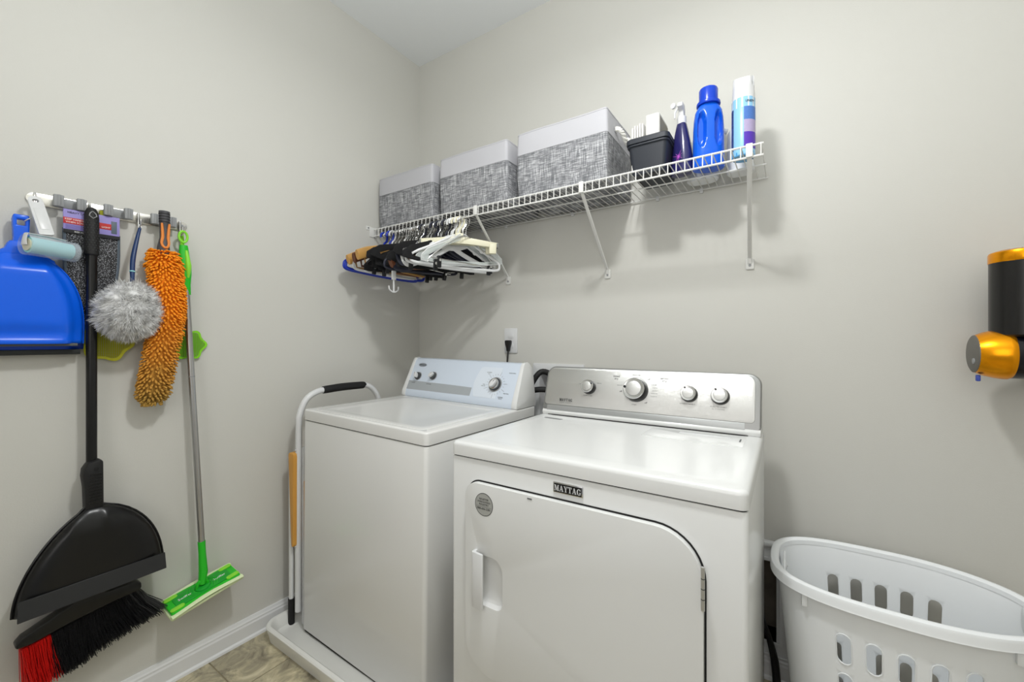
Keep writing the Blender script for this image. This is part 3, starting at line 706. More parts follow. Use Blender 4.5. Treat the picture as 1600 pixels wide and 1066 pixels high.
db = thing('detergent_bottle', 'tall bright blue detergent bottle with blue cap and side grips', 'bottle', (1.550, -.185, SZ), (0, 0, .35))
def detsec(z):
    ks_ = [(0, .046, .032), (.004, .049, .035), (.05, .048, .035), (.13, .047, .034), (.165, .045, .033), (.19, .041, .030), (.205, .033, .027), (.212, .027, .025), (.218, .026, .025)]
    for a, b in zip(ks_, ks_[1:]):
        if a[0] <= z <= b[0]: q = (z-a[0])/(b[0]-a[0]); q = q if z < .05 else q; return (z, a[1]+(b[1]-a[1])*q, a[2]+(b[2]-a[2])*q, 0, 0)
body = ell_loft([detsec(z) for z in [0, .004]+[.01+.005*k for k in range(41)]+[.2115, .218]], 96)
for v in body.verts:
    for sx in (-1, 1):
        dx = (v.co.x-sx*.0255)/.0125; dz_ = (v.co.z-.125)/.058
        q = (abs(dx)**2.4+abs(dz_)**2.4)
        if q < 1: v.co.y *= 1-.72*min(1, (1-q)*2.2)**.8
obj('bottle_body', body, 'detblue', db, 50)
obj('cap', lathe([(.036, .210), (.037, .214), (.036, .220), (.029, .224), (.029, .262), (.027, .266), (.024, .266), (.024, .25), (0, .25)], 32), 'detcap', db)
wj = thing('white_bottle', 'squat white bottle behind the blue detergent bottle, seen from below through the wires', 'bottle', (1.515, -.075, SZ))
obj('bottle_body', ell_loft([(0, .048, .032, 0, 0), (.005, .052, .036, 0, 0), (.12, .052, .036, 0, 0), (.15, .035, .03, 0, 0), (.16, .02, .02, 0, 0)]), 'jug', wj)
obj('cap', lathe([(.021, .16), (.021, .185), (.0, .187)], 20), 'jug', wj)
wk = thing('handled_jug', 'white handled jug behind the aerosol can at the shelf end', 'jug', (1.626, -.085, SZ))
obj('jug_body', ell_loft([(0, .038, .032, .01, 0), (.005, .042, .036, .01, 0), (.10, .042, .036, .01, 0), (.14, .04, .034, .01, 0), (.17, .022, .022, .01, 0), (.18, .018, .018, .01, 0)]), 'jug', wk)
obj('jug_handle', tube([(-.030, -.01, .15), (-.052, -.012, .155), (-.066, -.014, .13), (-.064, -.014, .08), (-.050, -.012, .04), (-.038, -.01, .03)], .009, 10, sub=5), 'jug', wk)
obj('cap', lathe([(.019, .18), (.019, .20), (0, .202)], 20, Matrix.Translation((.01, 0, 0))), 'jug', wk)

ac = thing('aerosol_can', 'blue and white aerosol can with white cap at the right end of the shelf', 'spray can', (1.655, -.215, SZ), (0, 0, .0))
obj('can_body', lathe([(.0, .006), (.026, .004), (.028, 0), (.0325, .003), (.0325, .178), (.030, .184)], 40), P('pale_blue_can', (140, 192, 226), .25), ac)
def curved(a0, a1, z0, z1, r, mat, name, th=.0004):
    t = B(); n = 12; A = []
    for rr in (r, r+th):
        for z in (z0, z1): A.append([t.verts.new((rr*math.cos(a0+(a1-a0)*k/n), rr*math.sin(a0+(a1-a0)*k/n), z)) for k in range(n+1)])
    for k in range(n):
        t.faces.new((A[0][k], A[0][k+1], A[1][k+1], A[1][k])); t.faces.new((A[2][k], A[2][k+1], A[3][k+1], A[3][k]))
        t.faces.new((A[0][k], A[0][k+1], A[2][k+1], A[2][k])); t.faces.new((A[1][k], A[1][k+1], A[3][k+1], A[3][k]))
    for k in (0, n): t.faces.new((A[0][k], A[1][k], A[3][k], A[2][k]))
    return obj(name, t, mat, ac)
a0_ = -1.45
curved(-PI, PI*.99, .148, .179, .0325, 'whitepl', 'label_band')
curved(-PI, PI*.99, .000, .012, .0326, P('can_rim_blue', (70, 150, 205), .3), 'label_band')
for (z0, z1, rgb, nm) in ((.108, .148, (76, 118, 190), 'label_panel'), (.070, .108, (172, 160, 196), 'label_panel'), (.020, .070, (84, 50, 172), 'label_panel')):
    curved(a0_, a0_+1.35, z0, z1, .0329, P('label_print', rgb, .4, var=.25, vscale=900), nm)
curved(-2.9, -2.45, .02, .15, .0329, P('navy_print', (52, 70, 120), .4, var=.5, vscale=160), 'label_panel')
for (aa, z, tx, sz) in ((-.95, .164, 'LINEN', .010),):
    text(tx, sz, frame((.0333*math.cos(aa), .0333*math.sin(aa), z), (-math.sin(aa), math.cos(aa), 0), (0, 0, 1)), 'ink', ac)
cap = lathe([(.0318, .178), (.0318, .184), (.030, .215), (.029, .250), (.027, .254)], 40)
for v in cap.verts:
    if v.co.z > .22:
        a = math.atan2(v.co.y, v.co.x)
        d = abs((a-(-.35)+PI) % (2*PI)-PI)
        if d < .42: v.co.z -= .034
        if v.co.z > .24: v.co.z += .012*math.cos(a-1.6)
obj('cap', cap, 'whitepl', ac, 50)

# ------------------------------------------------ hangers: local plane YZ, hook over the wire at the origin
def hookpts(r=.019, neck=-.062):
    return [(0, r*math.cos(a)-0, r*math.sin(a)-r+.0) for a in [PI*1.15-k/9*PI*1.15-.0 for k in range(9)]]
def hk(r, zn, lean=0):
    pts = []
    for k in range(11):
        a = math.radians(200-k*20); pts.append((0, r*math.cos(a), r*math.sin(a)-r+.004))
    pts += [(0, r*.75, -r*1.9), (0, .002, -r*2.6), (0, 0, zn)]
    return pts
def h_tubular(mat, nm, label, w_=.205, rr=.0045):
    t = thing(nm, label, 'hanger')
    obj('hook', tube(hk(.019, -.075), rr*.85, 8, sub=2), mat, t)
    loop = [(0, 0, -.072), (0, .03, -.080), (0, w_*.55, -.118), (0, w_*.93, -.150), (0, w_, -.166), (0, w_*.95, -.182), (0, w_*.6, -.186), (0, 0, -.188), (0, -w_*.6, -.186), (0, -w_*.95, -.182), (0, -w_, -.166), (0, -w_*.93, -.150), (0, -w_*.55, -.118), (0, -.03, -.080), (0, 0, -.072)]
    obj('frame', tube(loop, rr, 8, sub=3), mat, t)
    for s in (-1, 1): obj('strap_hook', tube([(0, s*.10, -.108), (0, s*.106, -.122), (0, s*.115, -.124), (0, s*.119, -.114)], rr*.6, 6, sub=2), mat, t)
    return t
def h_flat(mat, nm, label, w_=.215, hook='chrome'):
    """thin flat hanger with a shaped body"""
    t = thing(nm, label, 'hanger')
    obj('hook', tube(hk(.019, -.078), .0019, 7, sub=2), hook, t)
    up = [(-w_, -.150), (-w_*.85, -.128), (-w_*.5, -.105), (-w_*.2, -.084), (-.012, -.070), (.012, -.070), (w_*.2, -.084), (w_*.5, -.105), (w_*.85, -.128), (w_, -.150)]
    lo = [(w_*1.01, -.168), (w_*.9, -.172), (w_*.55, -.176), (-w_*.55, -.176), (-w_*.9, -.172), (-w_*1.01, -.168)]
    hole = [(-w_*.84, -.150), (-w_*.5, -.121), (-w_*.18, -.099), (0, -.090), (w_*.18, -.099), (w_*.5, -.121), (w_*.84, -.150), (w_*.80, -.160), (w_*.5, -.166), (-w_*.5, -.166), (-w_*.80, -.160)]
    obj('bead', tube([(0, y, z) for y, z in up+lo+[up[0]]], .0022, 6), mat if mat != 'clearh' else 'whitepl', t)
    obj('body', prism(up+lo, -.0028, .0028, frame((0, 0, 0), (0, 1, 0), (0, 0, 1)), r=.001, holes=[hole], ang=50), mat, t)
    return t
def h_wood(mat, nm, label, w_=.222, th=.011, curve=.02):
    t = thing(nm, label, 'hanger')
    obj('hook', tube(hk(.020, -.085), .0017, 7, sub=2), 'chrome', t)
    pts = [(curve, -w_, -.150), (curve*.6, -w_*.75, -.128), (0, -w_*.4, -.104), (-curve*.2, 0, -.090), (0, w_*.4, -.104), (curve*.6, w_*.75, -.128), (curve, w_, -.150)]
    obj('shoulders', tube(pts, [.019, .020, .016, .013, .016, .020, .019], 12, sub=5, flat=((1, 0, 0), th/.02, 1)), mat, t)
    obj('bar', tube([(0, -w_*.78, -.150), (0, -w_*.75, -.172), (0, w_*.75, -.172), (0, w_*.78, -.150)], .0045, 8), mat, t)
    return t
def h_clip(mat, nm, label, w_=.165, barz=-.175, clipmat='blackh'):
    t = thing(nm, label, 'hanger')
    obj('hook', tube(hk(.019, -.082), .0018, 7, sub=2), 'chrome', t)
    obj('shoulders', tube([(0, -w_, barz), (0, -w_*.93, barz+.018), (0, -w_*.3, -.095), (0, 0, -.080), (0, w_*.3, -.095), (0, w_*.93, barz+.018), (0, w_, barz)], .0020, 7, sub=3), mat, t)
    obj('bar', tube([(0, -w_, barz), (0, w_, barz)], .0024, 8), mat, t)
    for s in (-1, 1):
        c = obj('clip', box(-.006, .006, s*w_*.80-.009, s*w_*.80+.009, barz-.030, barz+.010, .003), clipmat, t)
        obj('spring', tube([(-.009, s*w_*.80, barz-.005), (.009, s*w_*.80, barz-.005)], .005, 8), 'chrome', c)
    return t
def h_moulded(mat, nm, label, w_=.215):
    """chunky moulded plastic hanger with rounded open ends, clips and a bar"""
    t = thing(nm, label, 'hanger')
    obj('hook', tube(hk(.020, -.07), .0045, 8, sub=2, flat=((1, 0, 0), .7, 1.1)), mat, t)
    for s in (-1, 1):
        pth = [(0, 0, -.072), (0, s*.04, -.086), (0, s*w_*.5, -.096), (0, s*w_*.85, -.108), (0, s*w_, -.132), (0, s*w_*.93, -.158), (0, s*w_*.75, -.156), (0, s*w_*.3, -.126), (0, 0, -.100)]
        obj('arm', tube(pth, .006, 8, sub=4, flat=((1, 0, 0), .6, 1.2)), mat, t)
    obj('web', prism([(-.03, -.078), (.03, -.078), (.09, -.098), (.03, -.112), (-.03, -.112), (-.09, -.098)], -.0018, .0018, frame((0, 0, 0), (0, 1, 0), (0, 0, 1))), mat, t)
    return t
def h_flatbar(mat, nm, label, w_=.17):
    t = thing(nm, label, 'hanger')
    obj('hook', tube(hk(.019, -.075), .0045, 8, sub=2), mat, t)
    obj('neck', box(-.007, .007, -.018, .018, -.100, -.066, .003), mat, t)
    obj('bar', prism([(-w_, -.112), (-w_, -.094), (-.03, -.080), (.03, -.080), (w_, -.094), (w_, -.112), (.03, -.104), (-.03, -.104)], -.006, .006, frame((0, 0, 0), (0, 1, 0), (0, 0, 1)), r=.002), mat, t)
    for s in (-1, 1):
        c = obj('clip', box(-.010, .010, s*(w_-.024)-.016, s*(w_-.024)+.016, -.134, -.098, .004), mat, t)
        obj('clip_pad', box(-.011, .011, s*(w_-.004)-.003, s*(w_-.004)+.003, -.112, -.096, .001), 'inkgrey', c)
    return t
HY, HZ = -.3215, 1.7075
def deepen(t, f=1.22, z0=-.06):
    for c in t.children:
        for d in (c,)+tuple(c.children):
            for v in d.data.vertices:
                if v.co.z < z0: v.co.z = z0+(v.co.z-z0)*f
    return t
def place(t, x, yaw=0, roll=0, dy=0, dz=0, tilt=0):
    t.location = (x, HY+dy, HZ+dz); t.rotation_euler = (tilt, roll, yaw); return t
plan = [  # (kind, x of the hook, turn about the vertical, sideways lean)
 ('blueh_t', .085, -.02, .0), ('wood2', .110, -.12, -.05), ('blueh_t', .132, -.06, .05), ('whitet', .150, -.05, 0), ('wood3', .175, -.10, .05), ('wood2', .200, -.20, .1),
 ('velvet', .222, -.10, .06), ('clipb', .240, -.12, .05), ('velvet', .256, -.06, -.04), ('clip', .272, -.16, .1), ('velvet', .286, -.14, .05), ('flatb', .300, -.22, -.06), ('velvet', .314, -.12, .04),
 ('clipb', .328, -.05, .12), ('velvet', .342, -.2, .0), ('tubb', .356, -.24, .04), ('wood3', .372, -.1, .06), ('velvet', .386, -.26, .04), ('clip', .400, -.18, .08), ('velvet', .414, -.12, .05), ('moulb', .428, -.30, .02),
 ('velvet', .442, -.22, -.02), ('moulb', .458, -.34, .05), ('clipb', .472, -.2, 0), ('velvet', .486, -.18, .04), ('moulb', .502, -.42, .04), ('velvet', .516, -.25, .02),
 ('moulw', .532, -.52, .03), ('tubw', .546, -.46, .02), ('clearf', .556, -.52, -.03), ('cream', .560, -.74, .04), ('whitet', .574, -.46, .04), ('cream', .584, -.84, .02), ('clip', .600, -.32, .03), ('clip', .618, -.25, .05), ('cleart', .590, -.40, 0)]
protos = {}
def build_proto(k):
    if k == 'blueh_t': return h_tubular('blueh', 'hanger', '', .215, .0065)
    if k == 'whitet': return h_tubular('whitepl', 'hanger', '', .20, .005)
    if k == 'tubw': return h_tubular('whitepl', 'hanger', '', .20, .0055)
    if k == 'tubb': return h_tubular('duskh', 'hanger', '', .20, .0055)
    if k == 'wood2': return h_wood('wood2', 'hanger', '')
    if k == 'wood3': return h_wood('wood3', 'hanger', '')
    if k == 'clip': return h_clip('chrome', 'hanger', '')
    if k == 'clipb': return h_clip('blackh', 'hanger', '', .18)
    if k == 'velvet': return h_flat('velvet', 'hanger', '')
    if k == 'flatb': return h_flat('blackh', 'hanger', '', .2)
    if k == 'moulb': return h_moulded('duskh', 'hanger', '')
    if k == 'moulw': return h_moulded('whitepl', 'hanger', '')
    if k == 'cleart': return h_flat('clearh', 'hanger', '', .19)
    if k == 'clearf': return h_flat('clearh', 'hanger', '', .18)
    if k == 'cream': return h_flatbar('cream', 'hanger', '')
names_h = {'blueh_t': ('thick blue plastic tube hanger', 'blue tube hangers'),
 'wood2': ('honey-coloured wooden hanger with metal hook', 'honey wooden hangers'), 'wood3': ('dark brown wooden hanger with metal hook', 'dark wooden hangers'),
 'whitet': ('slim white plastic tube hanger', 'white tube hangers'), 'tubw': ('thicker white plastic tube hanger beside the chunky white moulded one', None),
 'tubb': ('dark navy plastic tube hanger in the middle of the row', None), 'clip': ('metal trouser hanger with chrome bar and black clips', 'metal clip hangers'), 'clipb': ('black trouser hanger with black clips', 'black clip hangers'),
 'velvet': ('thin black velvet hanger with metal hook', 'black velvet hangers'), 'flatb': ('shiny black flat plastic hanger among the velvet ones', None), 'moulb': ('chunky dark navy moulded hanger with rounded ends', 'dark moulded hangers'),
 'moulw': ('chunky white moulded hanger with rounded end, in front of the dark ones', None), 'cleart': ('clear frosted plastic hanger at the right end of the row', None), 'clearf': ('clear frosted plastic hanger between the white ones', None),
 'cream': ('cream plastic skirt hanger with clips', 'cream clip hangers')}
from collections import Counter
cnt = Counter(k for k, *_ in plan); seen = Counter()
ORD = ['first', 'second', 'third', 'fourth', 'fifth', 'sixth', 'seventh', 'eighth', 'ninth', 'tenth', 'eleventh', 'twelfth']
for (k, x, yaw, roll) in plan:
    lab, grp = names_h[k]
    if k not in protos: t = deepen(build_proto(k), 1.45 if k[:4] == 'moul' else 1.22); protos[k] = t
    else: t = dup(protos[k])
    if cnt[k] > 1: lab = ORD[seen[k]]+' '+lab+', counted from the left'
    seen[k] += 1; t['label'] = lab
    if grp: t['group'] = grp
    place(t, x, yaw+random.uniform(-.10, .10), roll*.9+random.uniform(-.05, .10), random.uniform(-.001, .001), -.0055 if k != 'wood2' else -.0045, (random.uniform(-.04, .04) if x < .16 else random.uniform(-.16, .17)) if x < .53 else random.uniform(-.05, .05))
sh_ = thing('swivel_hook', 'small white double plastic hook dangling below the hangers', 'hook', (.33, -.47, 1.385))
obj('double_hook', tube([(-.0, -.026, .022), (0, -.023, .006), (0, 0, -.004), (0, .023, .006), (0, .026, .022)], .0035, 8, sub=4), 'whitepl', sh_)
obj('stem', tube([(0, 0, -.004), (0, 0, .06)], .004, 8), 'whitepl', sh_)
obj('stem_top', box(-.005, .005, -.01, .01, .05, .09, .002), 'whitepl', sh_)

# ------------------------------------------------ wall rail with hooks and clips
RL = thing('wall_hook_rail', 'brushed steel wall rail with four hooks and three grey roller clips', 'rack', (0, -1.303, 1.5705))
obj('rail_plate', prism(rrect(-.187, .187, -.017, .017, .0168, 8), 0, .006, frame((0, 0, 0), (0, 1, 0), (0, 0, 1)), r=.001), 'rail', RL)
for s in (-1, 1): obj('screw', lathe([(.005, 0), (.004, .0015), (0, .002)], 12, frame((.006, s*.172, 0), (0, 1, 0), (0, 0, 1))), 'greypl', RL)
HKY = (-1.4735, -1.3635, -1.2495, -1.138)
for y in HKY:
    yy = y+1.303
    obj('hook', tube([(.006, yy, .012), (.011, yy, .014), (.012, yy, .004), (.012, yy, -.022), (.016, yy, -.032), (.025, yy, -.036), (.033, yy, -.030), (.035, yy, -.018), (.035, yy, -.010)], .0032, 8, sub=3), 'chrome', RL)
for y in (-1.408, -1.303, -1.190):
    yy = y+1.303; gap = .018
    cb = obj('roller_clip', box(.006, .013, yy-.024, yy+.024, -.014, .014, .003), 'greypl', RL)
    for s in (-1, 1):
        obj('jaw', box(.012, .030, yy+s*.024-.004, yy+s*.024+.004, -.014, .014, .003), 'greypl', cb)
        jr = prism([((.0105+.0013*math.cos(6*a))*math.cos(a), (.0105+.0013*math.cos(6*a))*math.sin(a)) for a in [2*PI*q/36 for q in range(36)]], -.0165, .0165, Matrix.Translation((.033, yy+s*.0235, 0)), r=.001, ang=60)
        obj('roller', jr, 'greypl', cb)

# ------------------------------------------------ blue dustpan
dpn = thing('blue_dustpan', 'bright blue plastic dustpan with grey rubber lip hanging at the left end of the rail', 'dustpan', (0, -1.502, 1.30))
def pan_mesh(hw, z_top, z_bot, xw, bulge, lipz, flat_top=.55, nu=28, nv=22, th=.003, groove=True):
    """scoop seen from the front: D outline, z from z_bot to z_top; x outwards"""
    t = B(); g = []
    for j in range(nv+1):
        v = j/nv; row = []
        wv = hw*(1-(v**2.6))**.5 if v < 1 else 0
        wv = max(wv, .022) * (1-.06*(1-v)**2)
        for i in range(nu+1):
            u = -1+2*i/nu
            dd = min((1-abs(u))*wv, (1-v)*(z_top-z_bot)*.8)
            e1 = min(1, dd/.012); e2 = min(1, max(0, dd-.012)/.030)
            x = xw+bulge*(.25*e1**.5+.75*(e2*e2*(3-2*e2)))
            if groove and v < .20: x -= .010*math.sin(PI*v/.20)*(1-abs(u)**4)*(1-abs(u)**2*.4)
            row.append(t.verts.new((x, u*wv, z_bot+(z_top-z_bot)*v)))
        g.append(row)
    for j in range(nv):
        for i in range(nu):
            t.faces.new((g[j][i], g[j][i+1], g[j+1][i+1], g[j+1][i]))
    return t
def solid(o, th, off_=-1):
    m = o.modifiers.new('thickness', 'SOLIDIFY'); m.thickness = th; m.offset = off_; return o
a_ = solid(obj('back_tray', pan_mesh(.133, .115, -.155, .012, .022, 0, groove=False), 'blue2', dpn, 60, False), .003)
b_ = solid(obj('front_tray', pan_mesh(.126, .112, -.138, .042, .034, 0), 'blue', dpn, 60, False), .003)
obj('tray_rim', tube([(.040, math.copysign(.1255*(1-(v**2.6))**.5*(1-.06*(1-v)**2), s_), -.138+.250*v) for s_, v in [(-1, q/14*.985) for q in range(15)]+[(1, q/14*.985) for q in range(14, -1, -1)]], .0028, 6), 'blue', dpn)
obj('rubber_lip', box(.050, .066, -.104, .104, -.145, -.137, .002), 'rubber', b_)
obj('rear_rubber_lip', box(.018, .030, -.116, .116, -.170, -.155, .002), 'rubberd', a_)
hnd = prism([(-.014, .085), (-.018, .11), (-.014, .15), (-.016, .20), (-.014, .212), (.014, .212), (.016, .20), (.014, .15), (.018, .11), (.03, .09)], .020, .044, frame((0, 0, 0), (0, 1, 0), (0, 0, 1)), r=.003,
            holes=[[(-.008, .183), (.008, .183), (.008, .200), (-.008, .200)]], ang=50)
obj('handle', hnd, 'blue', dpn)
obj('neck', prism([(-.022, .14), (-.030, .118), (-.062, .095), (-.07, .07), (.07, .07), (.062, .095), (.030, .118), (.022, .14)], .016, .046, frame((0, 0, 0), (0, 1, 0), (0, 0, 1)), r=.006, ang=50), 'blue', dpn)
obj('hang_loop', tube([(.042, .006, .196), (.050, .012, .202), (.046, .018, .206)], .0015, 6, sub=3), 'whitepl', dpn)

# ------------------------------------------------ lint roller
lr = thing('lint_roller', 'white-handled lint roller with pale cyan roll in a clear cover', 'lint roller', (.05, -1.4735, 1.54))
def LR(p): return tuple(Vector(p)-Vector((.05, -1.4735, 1.54)))
A_ = Vector(LR((.092, -1.497, 1.426))); E_ = Vector(LR((.062, -1.413, 1.424))); ax = (E_-A_).normalized()
rm_ = ax.to_track_quat('Z', 'Y').to_matrix().to_4x4(); rm_.translation = A_
Lr = (E_-A_).length
obj('sticky_roll', lathe([(.012, 0), (.0215, 0), (.0215, Lr), (.012, Lr)], 32, rm_), 'cyan', lr)
obj('roll_core', lathe([(.0, -.003), (.0165, -.003), (.0165, 0.001), (.0, .001)], 28, rm_), 'cream', lr)
cvr = B(); n = 32
lathe([(.027, -.006), (.028, -.006), (.028, Lr+.010), (.0265, Lr+.012), (0, Lr+.012), (0, Lr+.0105), (.0262, Lr+.010), (.027, Lr+.008), (.027, -.006)], 36, rm_, cvr)
bmesh.ops.delete(cvr, geom=[f for f in cvr.faces if len(f.verts) > 10], context='FACES')
obj('clear_cover', cvr, 'clear', lr)
up_ = Vector((0, 0, 1)); sd = ax.cross(up_).normalized(); tp = sd.cross(ax).normalized()
obj('cover_clip', box(-.004, .004, 0, 1, 0, 1), 'whitepl', lr).data.transform(Matrix.Diagonal((0, 0, 0, 1))) if False else None
top0 = A_+tp*.028 if tp.z > 0 else A_-tp*.028
tpz = tp if tp.z > 0 else -tp
obj('top_spine', tube([A_+tpz*.029-ax*.004, A_+tpz*.030+ax*Lr*.5, E_+tpz*.029-ax*.012], .006, 8, flat=(tuple(tpz), .35, 1.3)), 'whitepl', lr)
obj('end_arm', tube([A_+tpz*.029-ax*.004, A_+tpz*.012-ax*.007, A_-ax*.007-tpz*.002], [.006, .007, .009], 10, sub=3, flat=(tuple(ax), .4, 1.2)), 'whitepl', lr)
hdl0 = Vector(LR((.040, -1.478, 1.560))); hdl1 = A_+tpz*.034+ax*Lr*.42
dv = (hdl1-hdl0); ln = dv.length; fm = frame(hdl0, Vector((0, 1, 0))-dv.normalized()*dv.normalized().y, -dv)
hb = prism(rrect(-.0145, .0145, -ln, .008, (.003, .003, .014, .014), 6), -.004, .005, fm, r=.002, holes=[[(.0065*math.cos(-a*PI/8), .0055*math.sin(-a*PI/8)-.006) for a in range(16)]], ang=50)
obj('handle', hb, 'whitepl', lr)
obj('handle_inlay', prism(rrect(-.009, .009, -ln*.86, -ln*.26, .002, 3), 0, .0012, fm @ Matrix.Translation((0, 0, .0045)), r=.0004), 'whitepl', lr)

# ------------------------------------------------ black scrubbing pads on purple card
cp = thing('carded_scrub_pad', 'black sparkly scrubbing pad on a purple cardboard header, hanging behind the broom handle', 'scrub pad', (.008, -1.360, 1.48))
obj('pad', prism([(-.060, .02), (.058, .02), (.056, -.08), (.046, -.19), (.030, -.24), (-.040, -.26), (-.056, -.18)], 0, .022, frame((0, 0, 0), (0, 1, 0), (0, 0, 1)), r=.004), 'sparkle', cp)
for s in (-1, 1): obj('edge_strip', tube([(.016, s*.057, .018), (.016, s*.056, -.08), (.016, s*.046-.003, -.19)], .006, 8, sub=3), 'slate', cp)
card = obj('card_header', box(.0225, .0255, -.0625, .0595, .008, .072, .0008), 'purple', cp)
obj('card_foot', box(.0252, .0262, -.0625, .0595, .003, .014, .0003), 'ink', card)
obj('red_stripe', box(.0252, .0262, -.0625, .040, .030, .048, .0003), 'red', card)
obj('card_picture', box(.0252, .0262, .040, .053, .020, .058, .0003), 'slate', card)
tm = lambda y, z: frame((.0263, y, z), (0, 1, 0), (0, 0, 1))
text('KEEP HANDS CLEAN', .0068, tm(-.028, .043), 'white', card); text('WHEN SCRUBBING', .0068, tm(-.028, .035), 'white', card)
text('HEAVY DUTY', .008, tm(-.030, .063), 'ink', card); text('SIZE XL', .006, tm(-.03, .0085), 'white', card); text('LIGHT', .007, tm(.028, .036), 'white', card)
for k in range(4): obj('fine_print', box(.0254, .0262, -.058, -.008, .0165+k*.0032, .0175+k*.0032), P('violet_ink', (100, 90, 165), .6) if k == 0 else bpy.data.materials['violet_ink'], card, 0)

# ------------------------------------------------ broom
BY = -1.3665; BX = .048
br = thing('broom', 'black broom with angled head of black and red bristles hanging on the second hook', 'broom', (BX, BY, .30))
obj('pole', tube([(0, 0, 1.13), (0, 0, .115)], .0125, 16), 'black', br)
gr = obj('grip', lathe([(.013, 1.122), (.0165, 1.126), (.0168, 1.150), (.0165, 1.235), (.0150, 1.25), (.010, 1.262), (.003, 1.266)], 20), 'blackm', br)
gd = B()
for k in range(13):
    for q in range(14):
        a = q/14*2*PI+(k % 2)*PI/14; lathe([(.0014, 0), (.0010, .0009), (0, .0011)], 6, frame((.0166*math.cos(a), .0166*math.sin(a), 1.138+k*.0072), (-math.sin(a), math.cos(a), 0), (0, 0, 1)), gd)
d_ = obj('grip_dimples', gd, 'darkpl', gr, 0); d_['kind'] = 'stuff'
obj('hanging_eye', tube([(.0155, -.006, 1.246), (.017, -.008, 1.238), (.0175, 0, 1.231), (.017, .008, 1.238), (.0155, .006, 1.246), (.013, 0, 1.252), (.0155, -.006, 1.246)], .0014, 6), 'greypl', gr)
# head: from low left (y -1.513, z .38) to right (y -1.257, z .42)
def hp_(s): # s 0..1 left->right centre line of block
    return Vector((0, -.148+.262*s, .078+.040*s))
hdp = [(-.148, .072), (-.150, .082), (-.138, .096), (-.09, .118), (-.045, .138), (-.020, .158), (-.014, .175), (.012, .175), (.016, .150), (.030, .138), (.07, .138), (.100, .136), (.110, .128), (.111, .112), (.104, .107), (.03, .100), (-.05, .088), (-.12, .072)]
hdp = [(y, z-.024) for y, z in hdp]
obj('head_block', prism(hdp, -.018, .022, frame((0, 0, 0), (0, 1, 0), (0, 0, 1)), r=.007, ang=40), 'black', br)
def bristles(nm, y0, y1, n, mat):
    t = B()
    for k in range(n):
        s = random.random(); y = y0+(y1-y0)*s; x = random.uniform(-.014, .017)
        z = .088-(.110-y)*.19
        f = (y+.02)/.13
        L_ = .112+random.uniform(-.010, .008)+.01*(f < 0)
        dy = L_*(.42*max(0, f)+.12+random.uniform(-.10, .10)); dx = L_*(x*14)*.5+random.uniform(-.006, .006)
        dzz = -math.sqrt(max(.001, L_**2-dy*dy))
        tube([(x, y, z), (x+dx*.4, y+dy*.42, z+dzz*.5), (x+dx, y+dy*1.05, z+dzz)], .0009, 3, bm=t, caps=False)
    o = obj(nm, t, mat, br, 0, False); o['kind'] = 'stuff'; return o
bristles('black_bristles', -.085, .105, 2300, 'blackb'); bristles('red_bristles', -.140, -.085, 420, 'redb')

# ------------------------------------------------ dustpan clipped on the broom pole
bd2 = thing('broom_dustpan', 'large black half-moon dustpan clipped upright onto the black broom pole', 'dustpan', (.07, BY, .44))
# outline from apex to lip; y right edge +.160, left edge -.157
t = B(); nu, nv = 36, 26; g = []
def half(v, side):
    m_ = .161 if side > 0 else .157
    return max(.016, m_*(1-v**(2.3 if side > 0 else 1.75))**(.55 if side > 0 else .72))
H_ = .245
for j in range(nv+1):
    v = j/nv; row = []
    for i in range(nu+1):
        u = -1+2*i/nu; y = u*half(v, 1 if u > 0 else -1)
        edge = max(0, 1-abs(u)**4)
        x = .012+.030*edge**.6*min(1, (1-v)*4)**.5-.012*v
        x += .006*math.exp(-((abs(y+.012)-.035)/.012)**2-((v-.86)/.08)**2)
        row.append(t.verts.new((x, y, H_*v)))
    g.append(row)
for j in range(nv):
    for i in range(nu): t.faces.new((g[j][i], g[j][i+1], g[j+1][i+1], g[j+1][i]))
tr = solid(obj('tray', t, 'black', bd2, 60, False), .003)
def edgep(v, s, x=.010): return (x-.012*v, s*half(v, s)*1.0, H_*v)
obj('rim', tube([edgep(q/16, -1) for q in range(16)]+[(-.006, -.016, H_)], .0035, 6), 'black', bd2)
obj('rim', tube([edgep(q/16, 1) for q in range(16)]+[(-.006, .016, H_)], .0035, 6), 'black', bd2)
lp_ = B()
A = [(.040, -.150), (.046, -.1525), (.046, .157), (.040, .155)]
v_ = [lp_.verts.new(p) for p in ((.044, -.150, .050), (.050, -.152, -.002), (.050, .158, .004), (.044, .156, .053), (.040, -.150, .050), (.046, -.152, -.002), (.046, .158, .004), (.040, .156, .053))]
for f in ((0, 1, 2, 3), (7, 6, 5, 4), (0, 3, 7, 4), (1, 5, 6, 2), (0, 4, 5, 1), (3, 2, 6, 7)): lp_.faces.new([v_[i] for i in f])
obj('rubber_lip', bev(lp_, .001, 1), P('black_rubber_lip', (40, 41, 43), .5), bd2)
sk_ = prism([(-.018, .225), (-.020, .30), (-.024, .335), (-.022, .355), (-.012, .372), (.014, .378), (.020, .372), (.021, .235), (.018, .225)], -.030, .008, frame((0, 0, 0), (0, 1, 0), (0, 0, 1)), r=.006, ang=40)
sk2 = obj('clip_socket', sk_, 'blackm', bd2)
for k in range(10): obj('grip_rib', box(.0078, .0100, -.010, .015, .255+k*.009, .2585+k*.009, .0008), 'black', sk2)
obj('latch_hole', lathe([(.0055, 0), (.0055, .001)], 16, frame((.0085, .004, .352), (0, 1, 0), (0, 0, 1))), 'gap', sk2)

